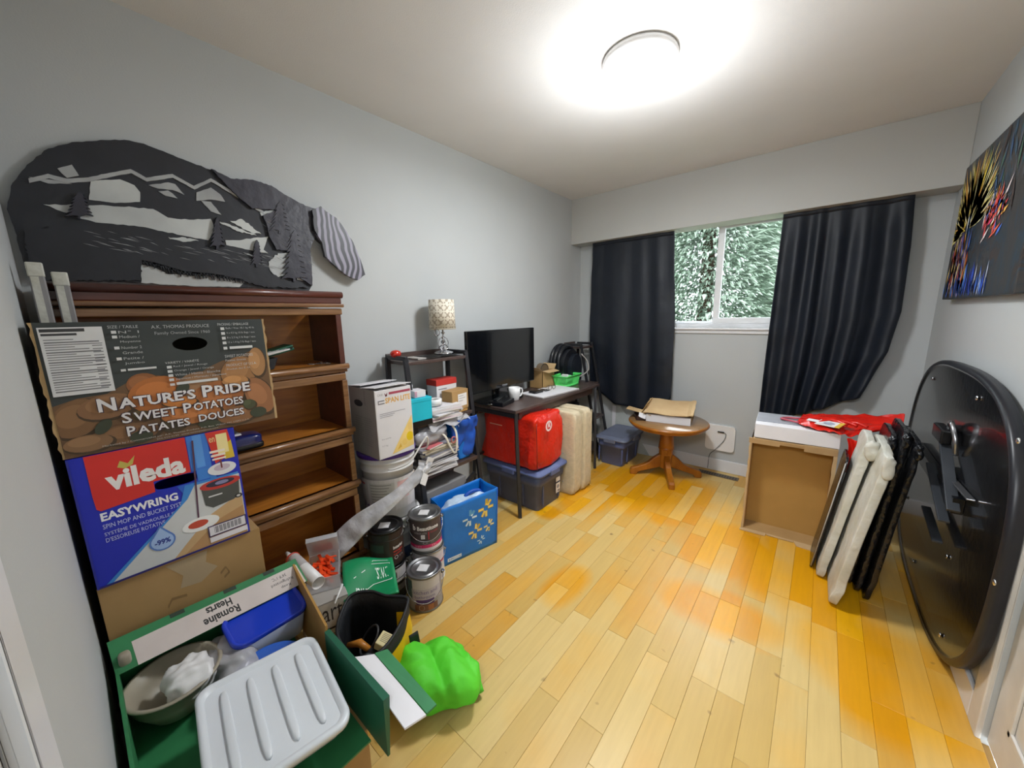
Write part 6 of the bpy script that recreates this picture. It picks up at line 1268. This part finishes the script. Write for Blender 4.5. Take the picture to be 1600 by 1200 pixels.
for i, (xb, xt, y0, h, l) in enumerate(((2.185, 2.258, 2.32, .80, 'first of three black wrapped panels, the one behind the white wrapped panels'), (2.215, 2.292, 2.27, .83, 'second of three black wrapped panels leaning at right, the middle one'), (2.245, 2.325, 2.22, .80, 'third of three black wrapped panels, the one against the black oval top'))):
    t, R_, c = lean('black_wrapped_panel', l, 'panel', xb, xt, y0, 2.64, h, .026, 'wrap_black', 'black wrapped panels leaning at right', amp=.005)
    G().sbox(c+R_ @ Vector((0, -(2.64-y0)/2+.01, h/2-.03)), (.016, .02, .03), .8, 20, 14, 0, lambda p: p*(1+.4*noise.noise(p*60))).build('crumpled_corner', 'wrap_black', t)
# black oval table top, underside towards the room
t = thing('oval_tabletop', 'large black rounded table top leaning on the right wall, underside showing', 'table top', (2.45, 2.4, 0))
OC, OH, OW = 2.46, .562, .80
def ov(s, n=96, e=2.9):
    out = []
    for k in range(n):
        a = 2*PI*k/n; c_, s_ = math.cos(a), math.sin(a); out.append((OC+(OW-s)*math.copysign(abs(c_)**(2/e), c_), OH+(OH-s)*math.copysign(abs(s_)**(2/e), s_)))
    return out
def fo(off): return lambda u, v_, w_: (2.437+.008*(v_/1.12)+w_*.72, u, v_)
def oring(s, w_): return [fo(0)(u, v_, w_) for u, v_ in ov(s)]
loft(G(), [oring(.02, -.002), oring(.006, -.004), oring(0, .006), oring(0, .024), oring(.004, .03), oring(.004, .044), oring(.012, .05)], 0, False, True).build('edge_band', 'board_edge', t)
loft(G(), [oring(.02, -.002), oring(.026, .004), oring(.03, .006)], 0, False, True).build('underside_panel', 'board_black', t)
def onb(y, z, o=0): return Vector((2.437+.008*(z/1.12)+.003-o, y, z))
for y, z in ((2.165, 1.03), (1.74, .98), (1.66, .56), (1.98, .13), (2.10, .40), (2.9, 1.0), (2.95, .3), (2.55, .12)):
    g = G().sbox(onb(y, z, .003), (.004, .010, .010), 1, 14, 10); g.build('screw_cap', 'chrome', t)
G().hexa([onb(2.05, .60, .0), onb(2.85, .60, 0), onb(2.85, .66, 0), onb(2.05, .66, 0)], [onb(2.05, .60, .03), onb(2.85, .60, .03), onb(2.85, .66, .03), onb(2.05, .66, .03)]).build('cross_batten', 'black_plastic', t)
G().bar(onb(2.42, .84, .02), onb(2.02, .62, .03), .012, .035, up=(1, 0, 0)).build('folding_arm', mat('arm_grey', '#50545A', .4, .6), t, bevel=.002)
G().bar(onb(2.40, .68, .04), onb(2.05, .56, .04), .01, .03, up=(1, 0, 0)).build('folding_arm', mat('arm_grey', '#50545A'), t, bevel=.002)
G().bar(onb(2.38, .48, .03), onb(2.12, .44, .03), .01, .03, up=(1, 0, 0)).build('folding_arm', mat('arm_grey', '#50545A'), t, bevel=.002)
G().bar(onb(1.95, .70, .012), onb(2.20, .69, .012), .006, .022, up=(1, 0, 0)).build('metal_bracket', 'steel', t, bevel=.002)
G().tube(bent([onb(2.35, .80, .01), onb(2.34, .88, .02), onb(2.26, .90, .03), onb(2.22, .84, .02), onb(2.23, .78, .01)], 6), .008, 8).build('latch_loop', 'steel', t)
G().box(2.40, 2.434, 2.3, 2.46, .80, .86).build('latch_block', 'black_plastic', t, bevel=.006)
